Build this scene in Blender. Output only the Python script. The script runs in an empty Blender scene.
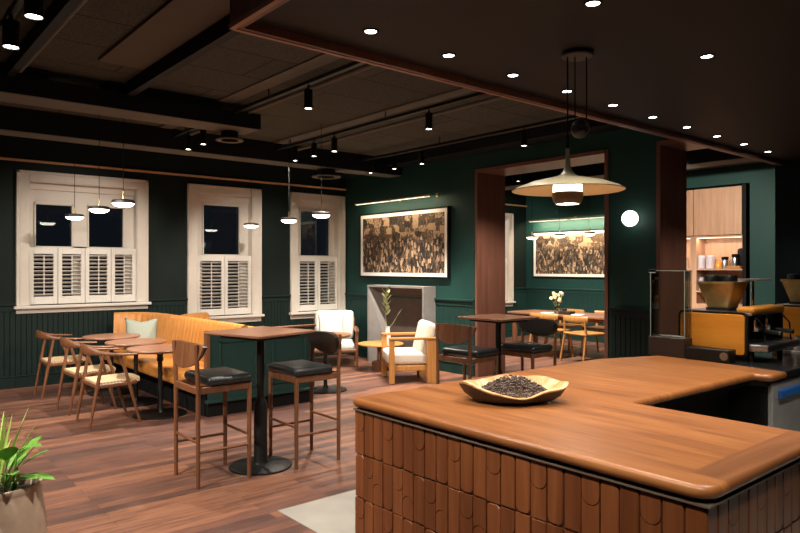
import bpy, bmesh, math, random
from mathutils import Vector, Matrix
random.seed(7)
sc = bpy.context.scene
C = sc.collection
R = math.radians

# ---------------------------------------------------------------- camera, world, exposure
cam_d = bpy.data.cameras.new('camera'); cam = bpy.data.objects.new('camera', cam_d); C.objects.link(cam)
cam_d.sensor_width = 36; cam_d.lens = 660 / 800 * 36; cam_d.clip_start = .05; cam_d.clip_end = 60
cam.location = (0, 0, 1.55); cam.rotation_euler = (R(90), 0, -math.atan2(660, 785))
sc.camera = cam
world = bpy.data.worlds.new('night_sky'); sc.world = world; world.use_nodes = True
world.node_tree.nodes['Background'].inputs['Color'].default_value = (.09, .11, .13, 1)
world.node_tree.nodes['Background'].inputs['Strength'].default_value = .055
sc.view_settings.view_transform = 'Standard'; sc.view_settings.look = 'None'
sc.view_settings.exposure = .65; sc.view_settings.gamma = 1
try: sc.view_settings.use_curve_mapping = False
except Exception: pass
WARM = (1.0, .885, .75)
SOFTW = (1.0, .86, .70)
SPOT_W = 150.0          # power of one track spotlight
DOWN_W = 33.0          # power of one bulkhead downlight

# ---------------------------------------------------------------- materials
def new_mat(name):
    m = bpy.data.materials.new(name); m.use_nodes = True
    nt = m.node_tree; b = nt.nodes['Principled BSDF']
    return m, nt, b
def N(nt, t, **kw):
    n = nt.nodes.new(t)
    for k, v in kw.items():
        if k in n.inputs: n.inputs[k].default_value = v
        else: setattr(n, k, v)
    return n
def L(nt, a, b): nt.links.new(a, b)
def coords(nt, scale=(1, 1, 1), rot=(0, 0, 0)):
    tc = N(nt, 'ShaderNodeTexCoord'); mp = N(nt, 'ShaderNodeMapping')
    mp.inputs['Scale'].default_value = scale; mp.inputs['Rotation'].default_value = rot
    L(nt, tc.outputs['Object'], mp.inputs['Vector'])
    return mp.outputs['Vector']
def ramp(nt, fac, stops):
    r = N(nt, 'ShaderNodeValToRGB'); e = r.color_ramp.elements
    while len(e) < len(stops): e.new(.5)
    for k, (p, c) in enumerate(stops): e[k].position = p; e[k].color = (*c, 1)
    L(nt, fac, r.inputs['Fac']); return r.outputs['Color']
def bump(nt, b, h, strength=.2, dist=.01):
    n = N(nt, 'ShaderNodeBump'); n.inputs['Strength'].default_value = strength; n.inputs['Distance'].default_value = dist
    L(nt, h, n.inputs['Height']); L(nt, n.outputs['Normal'], b.inputs['Normal'])
def paint(name, col, rough=.5, metal=0, vary=.06, spec=.5, scale=6, bmp=.0):
    m, nt, b = new_mat(name)
    v = coords(nt); n = N(nt, 'ShaderNodeTexNoise', Scale=scale, Detail=4)
    L(nt, v, n.inputs['Vector'])
    L(nt, ramp(nt, n.outputs['Fac'], [(.3, tuple(c * (1 - vary) for c in col)), (.7, tuple(min(1, c * (1 + vary)) for c in col))]), b.inputs['Base Color'])
    b.inputs['Roughness'].default_value = rough; b.inputs['Metallic'].default_value = metal
    b.inputs['Specular IOR Level'].default_value = spec
    if bmp: bump(nt, b, n.outputs['Fac'], bmp)
    return m
def wood(name, dark, light, axis='x', rough=.4, freq=1.0, spec=.5, coat=0):
    m, nt, b = new_mat(name)
    s = {'x': (.9, 14, 14), 'y': (14, .9, 14), 'z': (14, 14, .9)}[axis]
    v = coords(nt, tuple(k * freq for k in s))
    n = N(nt, 'ShaderNodeTexNoise', Scale=1.6, Detail=6, Roughness=.6, Distortion=.6)
    L(nt, v, n.inputs['Vector'])
    mid = tuple((a + c) / 2 for a, c in zip(dark, light))
    L(nt, ramp(nt, n.outputs['Fac'], [(.28, dark), (.5, mid), (.72, light)]), b.inputs['Base Color'])
    b.inputs['Roughness'].default_value = rough; b.inputs['Specular IOR Level'].default_value = spec
    if coat: b.inputs['Coat Weight'].default_value = coat; b.inputs['Coat Roughness'].default_value = .2
    bump(nt, b, n.outputs['Fac'], .05, .004)
    return m
def glow(name, col, strength):
    m, nt, b = new_mat(name)
    b.inputs['Base Color'].default_value = (.8, .8, .8, 1)
    b.inputs['Emission Color'].default_value = (*col, 1); b.inputs['Emission Strength'].default_value = strength
    return m
def glass(name, tint=(1, 1, 1), ior=1.5, rough=.0, gain=1.0):
    m, nt, b = new_mat(name); nt.nodes.remove(b)
    out = nt.nodes['Material Output']
    t = N(nt, 'ShaderNodeBsdfTransparent'); t.inputs['Color'].default_value = (*tint, 1)
    g = N(nt, 'ShaderNodeBsdfGlossy'); g.inputs['Roughness'].default_value = rough
    f = N(nt, 'ShaderNodeFresnel'); f.inputs['IOR'].default_value = ior
    mx = N(nt, 'ShaderNodeMixShader'); mu = N(nt, 'ShaderNodeMath', operation='MULTIPLY'); mu.inputs[1].default_value = gain; mu.use_clamp = True
    L(nt, f.outputs['Fac'], mu.inputs[0]); L(nt, mu.outputs[0], mx.inputs['Fac'])
    L(nt, t.outputs[0], mx.inputs[1]); L(nt, g.outputs[0], mx.inputs[2]); L(nt, mx.outputs[0], out.inputs['Surface'])
    return m

def floor_mat():
    m, nt, b = new_mat('plank_floor')
    v = coords(nt)
    br = N(nt, 'ShaderNodeTexBrick'); br.offset = .37; br.offset_frequency = 2
    for k, x in (('Scale', 1.0), ('Mortar Size', .0016), ('Mortar Smooth', .2), ('Bias', 0.0), ('Brick Width', 1.25), ('Row Height', .095)): br.inputs[k].default_value = x
    br.inputs['Color1'].default_value = (0, 0, 0, 1); br.inputs['Color2'].default_value = (1, 1, 1, 1); br.inputs['Mortar'].default_value = (.5, .5, .5, 1)
    L(nt, v, br.inputs['Vector'])
    v2 = coords(nt, (1.6, 22, 1)); n = N(nt, 'ShaderNodeTexNoise', Scale=1.8, Detail=6, Roughness=.65, Distortion=.5); L(nt, v2, n.inputs['Vector'])
    v3 = coords(nt, (.5, 1.6, 1)); n3 = N(nt, 'ShaderNodeTexNoise', Scale=1.3, Detail=3); L(nt, v3, n3.inputs['Vector'])
    ad = N(nt, 'ShaderNodeMath', operation='MULTIPLY_ADD'); ad.inputs[1].default_value = .38
    L(nt, br.outputs['Color'], ad.inputs[0]); L(nt, n.outputs['Fac'], ad.inputs[2])
    ad2 = N(nt, 'ShaderNodeMath', operation='MULTIPLY_ADD'); ad2.inputs[1].default_value = .25
    L(nt, n3.outputs['Fac'], ad2.inputs[0]); L(nt, ad.outputs[0], ad2.inputs[2])
    col = ramp(nt, ad2.outputs[0], [(.58, (.062, .032, .027)), (.76, (.115, .054, .041)), (.92, (.175, .075, .048)), (1.08, (.25, .112, .064))])
    mx = N(nt, 'ShaderNodeMix', data_type='RGBA'); mx.inputs['B'].default_value = (.03, .014, .010, 1)
    L(nt, col, mx.inputs[6]); mx.inputs[7].default_value = (.03, .014, .010, 1); L(nt, br.outputs['Fac'], mx.inputs[0])
    L(nt, mx.outputs[2], b.inputs['Base Color'])
    rr = N(nt, 'ShaderNodeMapRange'); rr.inputs[3].default_value = .32; rr.inputs[4].default_value = .5
    L(nt, n.outputs['Fac'], rr.inputs[0]); L(nt, rr.outputs[0], b.inputs['Roughness'])
    bump(nt, b, n.outputs['Fac'], .06, .004)
    return m
def ceiling_mat():
    m, nt, b = new_mat('wood_wool_panel')
    v = coords(nt)
    br = N(nt, 'ShaderNodeTexBrick'); br.offset = .5
    for k, x in (('Scale', 1.0), ('Mortar Size', .008), ('Brick Width', 1.8), ('Row Height', .6)): br.inputs[k].default_value = x
    br.inputs['Color1'].default_value = (.092, .094, .080, 1); br.inputs['Color2'].default_value = (.110, .112, .096, 1); br.inputs['Mortar'].default_value = (.042, .04, .034, 1)
    L(nt, v, br.inputs['Vector'])
    n = N(nt, 'ShaderNodeTexNoise', Scale=70, Detail=3, Roughness=.7); L(nt, v, n.inputs['Vector'])
    mx = N(nt, 'ShaderNodeMix', data_type='RGBA', blend_type='MULTIPLY'); mx.inputs[0].default_value = .7
    L(nt, br.outputs['Color'], mx.inputs[6]); L(nt, ramp(nt, n.outputs['Fac'], [(.35, (.35, .35, .35)), (.65, (1, 1, 1))]), mx.inputs[7])
    L(nt, mx.outputs[2], b.inputs['Base Color']); b.inputs['Roughness'].default_value = .95; b.inputs['Specular IOR Level'].default_value = .1
    bump(nt, b, n.outputs['Fac'], .4, .01)
    return m
def tile_mat():
    m = wood('brown_timber_tile', (.125, .040, .015), (.245, .084, .030), 'z', .36, 1.0, .4, .1); nt = m.node_tree; b = nt.nodes['Principled BSDF']
    src = b.inputs['Base Color'].links[0].from_socket
    v = coords(nt); v.node.inputs['Location'].default_value = (.031, .825 - .0001, -.86)
    sn = N(nt, 'ShaderNodeVectorMath', operation='SNAP'); sn.inputs[1].default_value = (.0702, .07096, .2085); L(nt, v, sn.inputs[0])
    wn = N(nt, 'ShaderNodeTexWhiteNoise'); L(nt, sn.outputs[0], wn.inputs['Vector'])
    mx = N(nt, 'ShaderNodeMix', data_type='RGBA', blend_type='MULTIPLY'); mx.inputs[0].default_value = 1.0
    L(nt, src, mx.inputs[6]); L(nt, ramp(nt, wn.outputs['Value'], [(0, (.72, .68, .66)), (1, (1.12, 1.1, 1.05))]), mx.inputs[7]); L(nt, mx.outputs[2], b.inputs['Base Color'])
    return m
def countertop_mat():
    m, nt, b = new_mat('oiled_hardwood_top')
    def grain(s):
        v = coords(nt, s); n = N(nt, 'ShaderNodeTexNoise', Scale=1.4, Detail=7, Roughness=.6, Distortion=.8); L(nt, v, n.inputs['Vector']); return n.outputs['Fac']
    a = ramp(nt, grain((16, 1.1, 1)), [(.28, (.155, .052, .014)), (.5, (.265, .096, .026)), (.74, (.38, .152, .044))])
    c = ramp(nt, grain((1.1, 20, 1)), [(.3, (.135, .047, .015)), (.7, (.225, .084, .027))])
    tc = N(nt, 'ShaderNodeTexCoord'); sp = N(nt, 'ShaderNodeSeparateXYZ'); L(nt, tc.outputs['Object'], sp.inputs[0])
    lt = N(nt, 'ShaderNodeMath', operation='LESS_THAN'); lt.inputs[1].default_value = .976; L(nt, sp.outputs['Y'], lt.inputs[0])
    gt = N(nt, 'ShaderNodeMath', operation='GREATER_THAN'); gt.inputs[1].default_value = 1.985; L(nt, sp.outputs['X'], gt.inputs[0])
    mu = N(nt, 'ShaderNodeMath', operation='MULTIPLY'); L(nt, lt.outputs[0], mu.inputs[0]); L(nt, gt.outputs[0], mu.inputs[1])
    mx = N(nt, 'ShaderNodeMix', data_type='RGBA'); L(nt, mu.outputs[0], mx.inputs[0]); L(nt, a, mx.inputs[6]); L(nt, c, mx.inputs[7])
    L(nt, mx.outputs[2], b.inputs['Base Color']); b.inputs['Roughness'].default_value = .40; b.inputs['Coat Weight'].default_value = .12; b.inputs['Coat Roughness'].default_value = .3
    return m
def picture_mat(name, seed):
    m, nt, b = new_mat(name)
    def vor(sc_y, sc_z, k):
        v = coords(nt, (1, sc_y, sc_z)); v.node.inputs['Location'].default_value = (0, seed + k, seed * .7)
        vo = N(nt, 'ShaderNodeTexVoronoi', Scale=1.0, Randomness=1.0); vo.distance = 'CHEBYCHEV'; L(nt, v, vo.inputs['Vector'])
        sep = N(nt, 'ShaderNodeSeparateColor'); L(nt, vo.outputs['Color'], sep.inputs[0]); return sep.outputs[0]
    big, small = vor(7, 9, 0), vor(26, 13, 2)
    tc = N(nt, 'ShaderNodeTexCoord'); sp = N(nt, 'ShaderNodeSeparateXYZ'); L(nt, tc.outputs['Object'], sp.inputs[0])
    up = N(nt, 'ShaderNodeMapRange'); up.inputs[1].default_value = .56; up.inputs[2].default_value = .66; L(nt, sp.outputs['Z'], up.inputs[0])
    mx = N(nt, 'ShaderNodeMix', data_type='FLOAT'); L(nt, up.outputs[0], mx.inputs[0]); L(nt, small, mx.inputs[2]); L(nt, big, mx.inputs[3])
    v2 = coords(nt, (1, 34, 20)); n = N(nt, 'ShaderNodeTexNoise', Scale=1.0, Detail=5, Roughness=.7); L(nt, v2, n.inputs['Vector'])
    ad = N(nt, 'ShaderNodeMath', operation='MULTIPLY_ADD'); ad.inputs[1].default_value = .6; L(nt, mx.outputs[0], ad.inputs[0]); L(nt, n.outputs['Fac'], ad.inputs[2])
    ad3 = N(nt, 'ShaderNodeMath', operation='MULTIPLY_ADD'); ad3.inputs[1].default_value = .10; L(nt, up.outputs[0], ad3.inputs[0]); L(nt, ad.outputs[0], ad3.inputs[2])
    L(nt, ramp(nt, ad3.outputs[0], [(.50, (.006, .007, .008)), (.70, (.026, .020, .016)), (.84, (.14, .083, .045)), (.93, (.07, .046, .032)), (1.05, (.46, .31, .19))]), b.inputs['Base Color'])
    b.inputs['Roughness'].default_value = .6
    return m
def woven_mat(name, a, c, scale=110):
    m, nt, b = new_mat(name)
    v = coords(nt); w = N(nt, 'ShaderNodeTexWave', Scale=scale / 6, Distortion=1.0); w.bands_direction = 'DIAGONAL'; L(nt, v, w.inputs['Vector'])
    L(nt, ramp(nt, w.outputs['Fac'], [(.2, a), (.8, c)]), b.inputs['Base Color']); b.inputs['Roughness'].default_value = .8
    bump(nt, b, w.outputs['Fac'], .4, .004); return m
def leaf_mat(name, a, c):
    m, nt, b = new_mat(name)
    v = coords(nt); n = N(nt, 'ShaderNodeTexNoise', Scale=9, Detail=3); L(nt, v, n.inputs['Vector'])
    L(nt, ramp(nt, n.outputs['Fac'], [(.3, a), (.7, c)]), b.inputs['Base Color']); b.inputs['Roughness'].default_value = .4
    b.inputs['Subsurface Weight'].default_value = .0
    return m

M = dict(
    floor=floor_mat(), ceiling=ceiling_mat(), countertop=countertop_mat(),
    concrete=paint('polished_concrete', (.29, .275, .25), .5, vary=.1, scale=4),
    green=paint('dark_green_paint', (.0075, .032, .0275), .55, vary=.05, scale=3, spec=.25),
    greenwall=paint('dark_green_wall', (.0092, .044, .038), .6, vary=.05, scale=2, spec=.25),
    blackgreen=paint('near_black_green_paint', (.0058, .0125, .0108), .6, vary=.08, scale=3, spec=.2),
    navy=paint('dark_navy_paint', (.004, .010, .014), .6, vary=.1, scale=2, spec=.2),
    beam=paint('beam_dark_paint', (.006, .0085, .011), .6, vary=.1, scale=3, spec=.2),
    beamunder=paint('pale_board_and_lit_underside', (.125, .12, .102), .8, vary=.08, scale=5),
    plainpanel=paint('plain_ceiling_panel', (.085, .066, .049), .8, vary=.05, scale=3),
    bulkhead=paint('dark_bulkhead_ceiling', (.018, .0135, .0125), .6, vary=.06, scale=3, spec=.2),
    copper=wood('copper_brown_edge', (.26, .10, .055), (.34, .14, .08), 'x', .4),
    brassrail=paint('wooden_picture_rail', (.60, .38, .20), .45, vary=.08),
    white=paint('white_window_paint', (.60, .555, .50), .45, vary=.03),
    shutterwhite=paint('white_shutter_paint', (.66, .635, .595), .45, vary=.03),
    walnut=wood('walnut', (.10, .036, .018), (.19, .075, .036), 'z', .38),
    walnutx=wood('walnut_crosswise', (.12, .046, .024), (.23, .095, .046), 'x', .38),
    darkwalnut=wood('dark_walnut_panel', (.105, .042, .028), (.185, .078, .050), 'z', .42, .6),
    tabletop=wood('table_walnut', (.17, .075, .042), (.30, .145, .085), 'x', .32),
    chairwood=wood('oiled_chair_walnut', (.11, .042, .018), (.20, .082, .036), 'z', .4),
    oak=wood('light_oak', (.33, .145, .036), (.48, .23, .066), 'z', .42),
    oakx=wood('light_oak_crosswise', (.33, .145, .036), (.48, .23, .066), 'x', .42),
    palewood=wood('pale_ash', (.38, .215, .13), (.52, .31, .195), 'z', .45),
    tile=tile_mat(),
    grout=paint('dark_tile_ground', (.085, .032, .016), .6),
    black=paint('black_powder_coat', (.006, .006, .006), .42, vary=.1, spec=.35),
    matte=paint('matte_black', (.006, .006, .0065), .7, vary=.1, spec=.15),
    leather=paint('black_leather', (.014, .016, .017), .34, vary=.2, scale=40, bmp=.06),
    tan=paint('tan_orange_leather', (.47, .195, .042), .42, vary=.06, scale=12),
    tanpanel=wood('orange_wood_panel', (.56, .20, .018), (.74, .31, .036), 'y', .3, .5, .5, .3),
    cord=woven_mat('paper_cord', (.42, .29, .16), (.68, .52, .33)),
    sage=woven_mat('sage_linen', (.26, .30, .25), (.36, .40, .34), 160),
    cream=woven_mat('cream_boucle', (.58, .52, .43), (.72, .66, .56), 260),
    offwhite=woven_mat('off_white_linen', (.46, .49, .45), (.60, .62, .58), 200),
    greyst=paint('grey_stone', (.19, .178, .17), .7, vary=.08, scale=8),
    firebrown=paint('brown_firebox_and_lintel_shade', (.075, .052, .042), .8, vary=.15, scale=6),
    brass=paint('satin_brass', (.60, .45, .22), .3, metal=1, vary=.05),
    fridge=paint('fridge_steel', (.36, .36, .35), .45, metal=.35, vary=.08),
    steel=paint('brushed_steel', (.45, .46, .47), .32, metal=1, vary=.06),
    chrome=paint('chrome', (.75, .75, .75), .12, metal=1, vary=.02),
    bronze=paint('bronze_strip', (.28, .22, .17), .4, metal=.6, vary=.1),
    champagne=paint('champagne_enamel', (.27, .24, .15), .4, vary=.04),
    glassedge=paint('polished_glass_edge', (.26, .32, .30), .2),
    panelgreen=paint('deep_teal_green_panel', (.0115, .038, .034), .5, vary=.05, spec=.3),
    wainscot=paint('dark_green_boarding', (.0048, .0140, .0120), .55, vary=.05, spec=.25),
    olivebronze=paint('olive_bronze_enamel', (.14, .115, .07), .4, vary=.05),
    goldinside=paint('gold_inside_shade', (.34, .19, .07), .5, metal=.2, vary=.04),
    hopper=paint('antique_gold', (.36, .24, .085), .35, metal=.7, vary=.2, scale=14),
    stone=paint('black_stone', (.018, .018, .02), .12, vary=.25, scale=20),
    blue=paint('blue_handle', (.02, .12, .42), .4),
    darkbox=paint('dark_brown_metal', (.035, .024, .019), .4, metal=.2, vary=.1),
    potclay=paint('sandy_ribbed_clay', (.56, .42, .31), .8, vary=.1, scale=20),
    soil=paint('potting_soil', (.03, .02, .014), .95, vary=.4, scale=60, bmp=.5),
    leafa=leaf_mat('broad_leaf_green', (.07, .24, .035), (.22, .45, .08)),
    leafb=leaf_mat('blade_leaf_green', (.24, .40, .06), (.52, .60, .18)),
    leafdry=leaf_mat('dried_sage_leaf', (.22, .25, .11), (.38, .40, .20)),
    petal=paint('cream_petal', (.62, .50, .28), .7, vary=.2),
    bowlin=wood('pale_bowl_wood', (.38, .19, .055), (.66, .46, .24), 'x', .35, 1.6),
    bark=wood('dark_bowl_bark', (.010, .007, .005), (.055, .030, .016), 'x', .5, 1.6),
    bean=paint('roasted_beans', (.10, .068, .055), .35, vary=.6, scale=60),
    ceramic=paint('pale_ceramic', (.62, .58, .58), .3, vary=.04),
    lilac=paint('lilac_white_bag', (.58, .54, .60), .5, vary=.12, scale=25),
    paper=paint('white_mat_board', (.80, .78, .74), .7, vary=.02),
    pic1=picture_mat('collage_of_crowded_figures', 3.1), pic2=picture_mat('collage_of_city_shapes', 9.4),
    pane=glass('window_pane', (.75, .80, .85), 1.5), clear=glass('clear_glass', (.88, .93, .91), 1.45, .02, 2.2),
    lampspot=glow('spot_lens', (1, .93, .82), 14), lampdown=glow('downlight_lens', (1, .95, .88), 12),
    lamppend=glow('opal_diffuser', (1, .90, .74), 11), lampglobe=glow('opal_globe', (1, .92, .80), 2.2),
    lampbar=glow('picture_light_tube', (1, .84, .58), 1.3), lampbig=glow('opal_core', (1, .90, .75), 3),
    led=glow('led_strip', (1, .80, .58), 2),
)

# ---------------------------------------------------------------- mesh helpers
def bx(bm, c, s, r=0, seg=2, rot=None, mi=0):
    t = bmesh.new(); bmesh.ops.create_cube(t, size=1)
    for v in t.verts: v.co = Vector((v.co.x * s[0], v.co.y * s[1], v.co.z * s[2]))
    if r: bmesh.ops.bevel(t, geom=list(t.edges) + list(t.verts), offset=min(r, min(s) * .49), segments=seg, profile=.5, affect='EDGES')
    m = Matrix.Translation(c)
    if rot is not None: m = m @ rot
    add(bm, t, m, mi)
def add(bm, t, m=None, mi=0):
    mp = {}
    for v in t.verts: mp[v] = bm.verts.new(m @ v.co if m is not None else v.co)
    for f in t.faces:
        try: g = bm.faces.new([mp[v] for v in f.verts]); g.material_index = mi
        except ValueError: pass
    t.free()
def b3(bm, x0, x1, y0, y1, z0, z1, r=0, seg=2, mi=0):
    bx(bm, ((x0 + x1) / 2, (y0 + y1) / 2, (z0 + z1) / 2), (abs(x1 - x0), abs(y1 - y0), abs(z1 - z0)), r, seg, None, mi)
def frame_of(d, up=(0, 0, 1)):
    d = Vector(d).normalized(); u = Vector(up)
    if abs(d.dot(u)) > .98: u = Vector((1, 0, 0))
    a = d.cross(u).normalized(); b = a.cross(d).normalized()
    return a, b
def sweep(bm, pts, rad, n=10, cap=True, mi=0, up=(0, 0, 1)):
    """tube through pts; rad = number, list of numbers, or list of (wide, high) pairs"""
    pts = [Vector(p) for p in pts]; rings = []
    for i, p in enumerate(pts):
        d = (pts[min(i + 1, len(pts) - 1)] - pts[max(i - 1, 0)])
        a, b = frame_of(d, up)
        r = rad[i] if isinstance(rad, (list, tuple)) else rad
        ra, rb = r if isinstance(r, (list, tuple)) else (r, r)
        rings.append([bm.verts.new(p + a * math.cos(t) * ra + b * math.sin(t) * rb) for t in (2 * math.pi * k / n for k in range(n))])
    for i in range(len(rings) - 1):
        for k in range(n):
            f = bm.faces.new((rings[i][k], rings[i][(k + 1) % n], rings[i + 1][(k + 1) % n], rings[i + 1][k])); f.material_index = mi
    if cap:
        for rr in (rings[0][::-1], rings[-1]):
            f = bm.faces.new(rr); f.material_index = mi
def tube(bm, p0, p1, r0, r1=None, n=12, mi=0): sweep(bm, [p0, p1], [r0, r0 if r1 is None else r1], n, True, mi)
def lathe(bm, prof, c=(0, 0, 0), n=32, mi=0, close=True):
    rings = []
    for r, z in prof:
        if r < 1e-5: rings.append([bm.verts.new((c[0], c[1], c[2] + z))])
        else: rings.append([bm.verts.new((c[0] + r * math.cos(2 * math.pi * k / n), c[1] + r * math.sin(2 * math.pi * k / n), c[2] + z)) for k in range(n)])
    for a, b in zip(rings, rings[1:]):
        for k in range(n):
            j = (k + 1) % n
            q = [a[0] if len(a) == 1 else a[k]]
            if len(a) > 1: q.append(a[j])
            q += [b[j], b[k]] if len(b) > 1 else [b[0]]
            try: f = bm.faces.new(q); f.material_index = mi
            except ValueError: pass
    if close:
        for rr in (rings[0], rings[-1]):
            if len(rr) > 2:
                try: f = bm.faces.new(rr); f.material_index = mi
                except ValueError: pass
def offset_poly(poly, d):
    out = []; n = len(poly)
    for i in range(n):
        p0, p, p1 = Vector(poly[i - 1]), Vector(poly[i]), Vector(poly[(i + 1) % n])
        e0 = (p - p0).normalized(); e1 = (p1 - p).normalized()
        n0 = Vector((e0.y, -e0.x)); n1 = Vector((e1.y, -e1.x))
        b = (n0 + n1); k = max(.35, 1 + n0.dot(n1))
        out.append(p + b / k * d)
    return out
def layers(bm, poly, steps, fn=None, mi=0):
    """stack of offset copies of a ccw polygon: steps = [(offset, height)]; fn maps (u, v, w) to a point"""
    fn = fn or (lambda u, v, w: (u, v, w)); rings = []
    for o, z in steps: rings.append([bm.verts.new(fn(p[0], p[1], z)) for p in offset_poly(poly, o)])
    n = len(poly)
    for a, b in zip(rings, rings[1:]):
        for k in range(n):
            f = bm.faces.new((a[k], a[(k + 1) % n], b[(k + 1) % n], b[k])); f.material_index = mi
    for rr in (rings[0][::-1], rings[-1]):
        f = bm.faces.new(rr); f.material_index = mi
def round_poly(poly, radii, seg=6):
    out = []; n = len(poly)
    for i in range(n):
        p0, p, p1 = Vector(poly[i - 1]), Vector(poly[i]), Vector(poly[(i + 1) % n]); r = radii[i] if isinstance(radii, (list, tuple)) else radii
        if r <= 0: out.append(p); continue
        a = (p0 - p).normalized(); b = (p1 - p).normalized()
        ang = a.angle(b); t = r / math.tan(ang / 2)
        s, e = p + a * t, p + b * t
        c = p + (a + b).normalized() * (r / math.sin(ang / 2)); cs, ce = s - c, e - c
        full = cs.angle(ce)
        for k in range(seg + 1):
            w = k / seg; out.append(c + (cs * math.sin((1 - w) * full) + ce * math.sin(w * full)) / math.sin(full))
    return out
def obj(name, bm, mats, parent=None, loc=None, rot=None, world=False, smooth=38):
    if world and parent is not None: bmesh.ops.translate(bm, vec=-Vector(parent.location), verts=bm.verts)
    bmesh.ops.recalc_face_normals(bm, faces=bm.faces)
    me = bpy.data.meshes.new(name); bm.to_mesh(me); bm.free()
    for m in (mats if isinstance(mats, (list, tuple)) else [mats]): me.materials.append(M[m])
    if smooth:
        me.polygons.foreach_set('use_smooth', [True] * len(me.polygons)); me.set_sharp_from_angle(angle=R(smooth))
    o = bpy.data.objects.new(name, me); C.objects.link(o)
    if parent is not None: o.parent = parent
    if loc is not None: o.location = loc
    if rot is not None: o.rotation_euler = rot
    return o
def tag(o, label, cat, group=None, kind=None):
    o['label'] = label; o['category'] = cat
    if group: o['group'] = group
    if kind: o['kind'] = kind
    return o
def thing(name, label, cat, loc=(0, 0, 0), rz=0, group=None):
    o = bpy.data.objects.new(name, None); C.objects.link(o); o.empty_display_size = .1
    o.location = loc; o.rotation_euler = (0, 0, rz); return tag(o, label, cat, group)
def struct(name, bm, mats, smooth=0):
    o = obj(name, bm, mats, smooth=smooth); o['kind'] = 'structure'; return o
def dup(root, loc=None, rz=None, label=None, group=None):
    def cp(o, par):
        c = o.copy(); C.objects.link(c); c.parent = par
        for ch in list(kids.get(o, ())): cp(ch, c)
        return c
    kids = {}
    for o in list(C.objects):
        if o.parent is not None: kids.setdefault(o.parent, []).append(o)
    r = cp(root, None)
    if loc is not None: r.location = loc
    if rz is not None: r.rotation_euler = (0, 0, rz)
    if label: r['label'] = label
    if group: r['group'] = group
    return r
def spot(parent, loc, target, power, size=70, blend=.6, col=WARM, r=.03):
    d = bpy.data.lights.new('lamp_light', 'SPOT'); d.energy = power; d.color = col; d.spot_size = R(size); d.spot_blend = blend; d.shadow_soft_size = r
    o = bpy.data.objects.new('lamp_light', d); C.objects.link(o); o.parent = parent; o.location = loc
    o.rotation_euler = (Vector(target) - Vector(loc)).to_track_quat('-Z', 'Y').to_euler(); return o
def point(parent, loc, power, col=WARM, r=.05):
    d = bpy.data.lights.new('lamp_light', 'POINT'); d.energy = power; d.color = col; d.shadow_soft_size = r
    o = bpy.data.objects.new('lamp_light', d); C.objects.link(o); o.parent = parent; o.location = loc; return o
NB = bmesh.new

# ================================================================ SETTING
H = 3.25
b = NB(); b3(b, -1.6, 11.9, -2.6, 9.7, -.1, 0); struct('floor', b, 'floor')
b = NB(); b3(b, 2.10, 8.5, -2.5, 3.70, -.02, .004); struct('floor_concrete', b, 'concrete')
b = NB(); b3(b, -1.6, 11.9, -2.6, 9.9, H, H + .1); struct('ceiling', b, 'ceiling')

# wall with windows, pieces around the four openings
WIN = {1: (1.812, 3.182, 1.045, 2.66), 2: (4.06, 4.985, .785, 2.67), 3: (5.815, 6.655, .785, 2.67), 4: (9.95, 11.18, .785, 2.60)}
b = NB(); x = -1.6
for k in (1, 2, 3, 4):
    x0, x1, z0, z1 = WIN[k]
    b3(b, x, x0, 9.6, 9.86, 0, H); b3(b, x0, x1, 9.6, 9.86, 0, z0); b3(b, x0, x1, 9.6, 9.86, z1, H); x = x1
b3(b, x, 12.0, 9.6, 9.86, 0, H)
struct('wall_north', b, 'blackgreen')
# picture wall, thick, with two portals
PX0, PX1 = 6.8, 7.35
b = NB(); b3(b, PX0, PX1, 6.42, 9.6, 0, H); b3(b, PX0, PX1, 3.71, 4.32, 0, H); b3(b, PX0, PX1, 4.32, 6.42, 2.92, H); b3(b, PX0, PX1, 3.12, 3.71, 2.92, H)
struct('wall_east', b, 'greenwall')
b = NB(); b3(b, 11.8, 11.95, 3.0, 9.6, 0, H); b3(b, 11.475, 11.8, 3.15, 4.64, 0, H); b3(b, 11.475, 11.8, 4.64, 6.5, 2.94, H); struct('wall_far', b, 'greenwall')
b = NB(); b3(b, 8.5, 8.6, -2.5, 3.15, 0, H); b3(b, 8.6, 11.9, 3.05, 3.15, 0, H); struct('wall_bar', b, 'navy')
b = NB(); b3(b, -1.6, -1.5, -2.6, 9.6, 0, H); struct('wall_west', b, 'blackgreen')
b = NB(); b3(b, -1.5, 8.5, -2.6, -2.5, 0, H); struct('wall_south', b, 'blackgreen')

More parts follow.
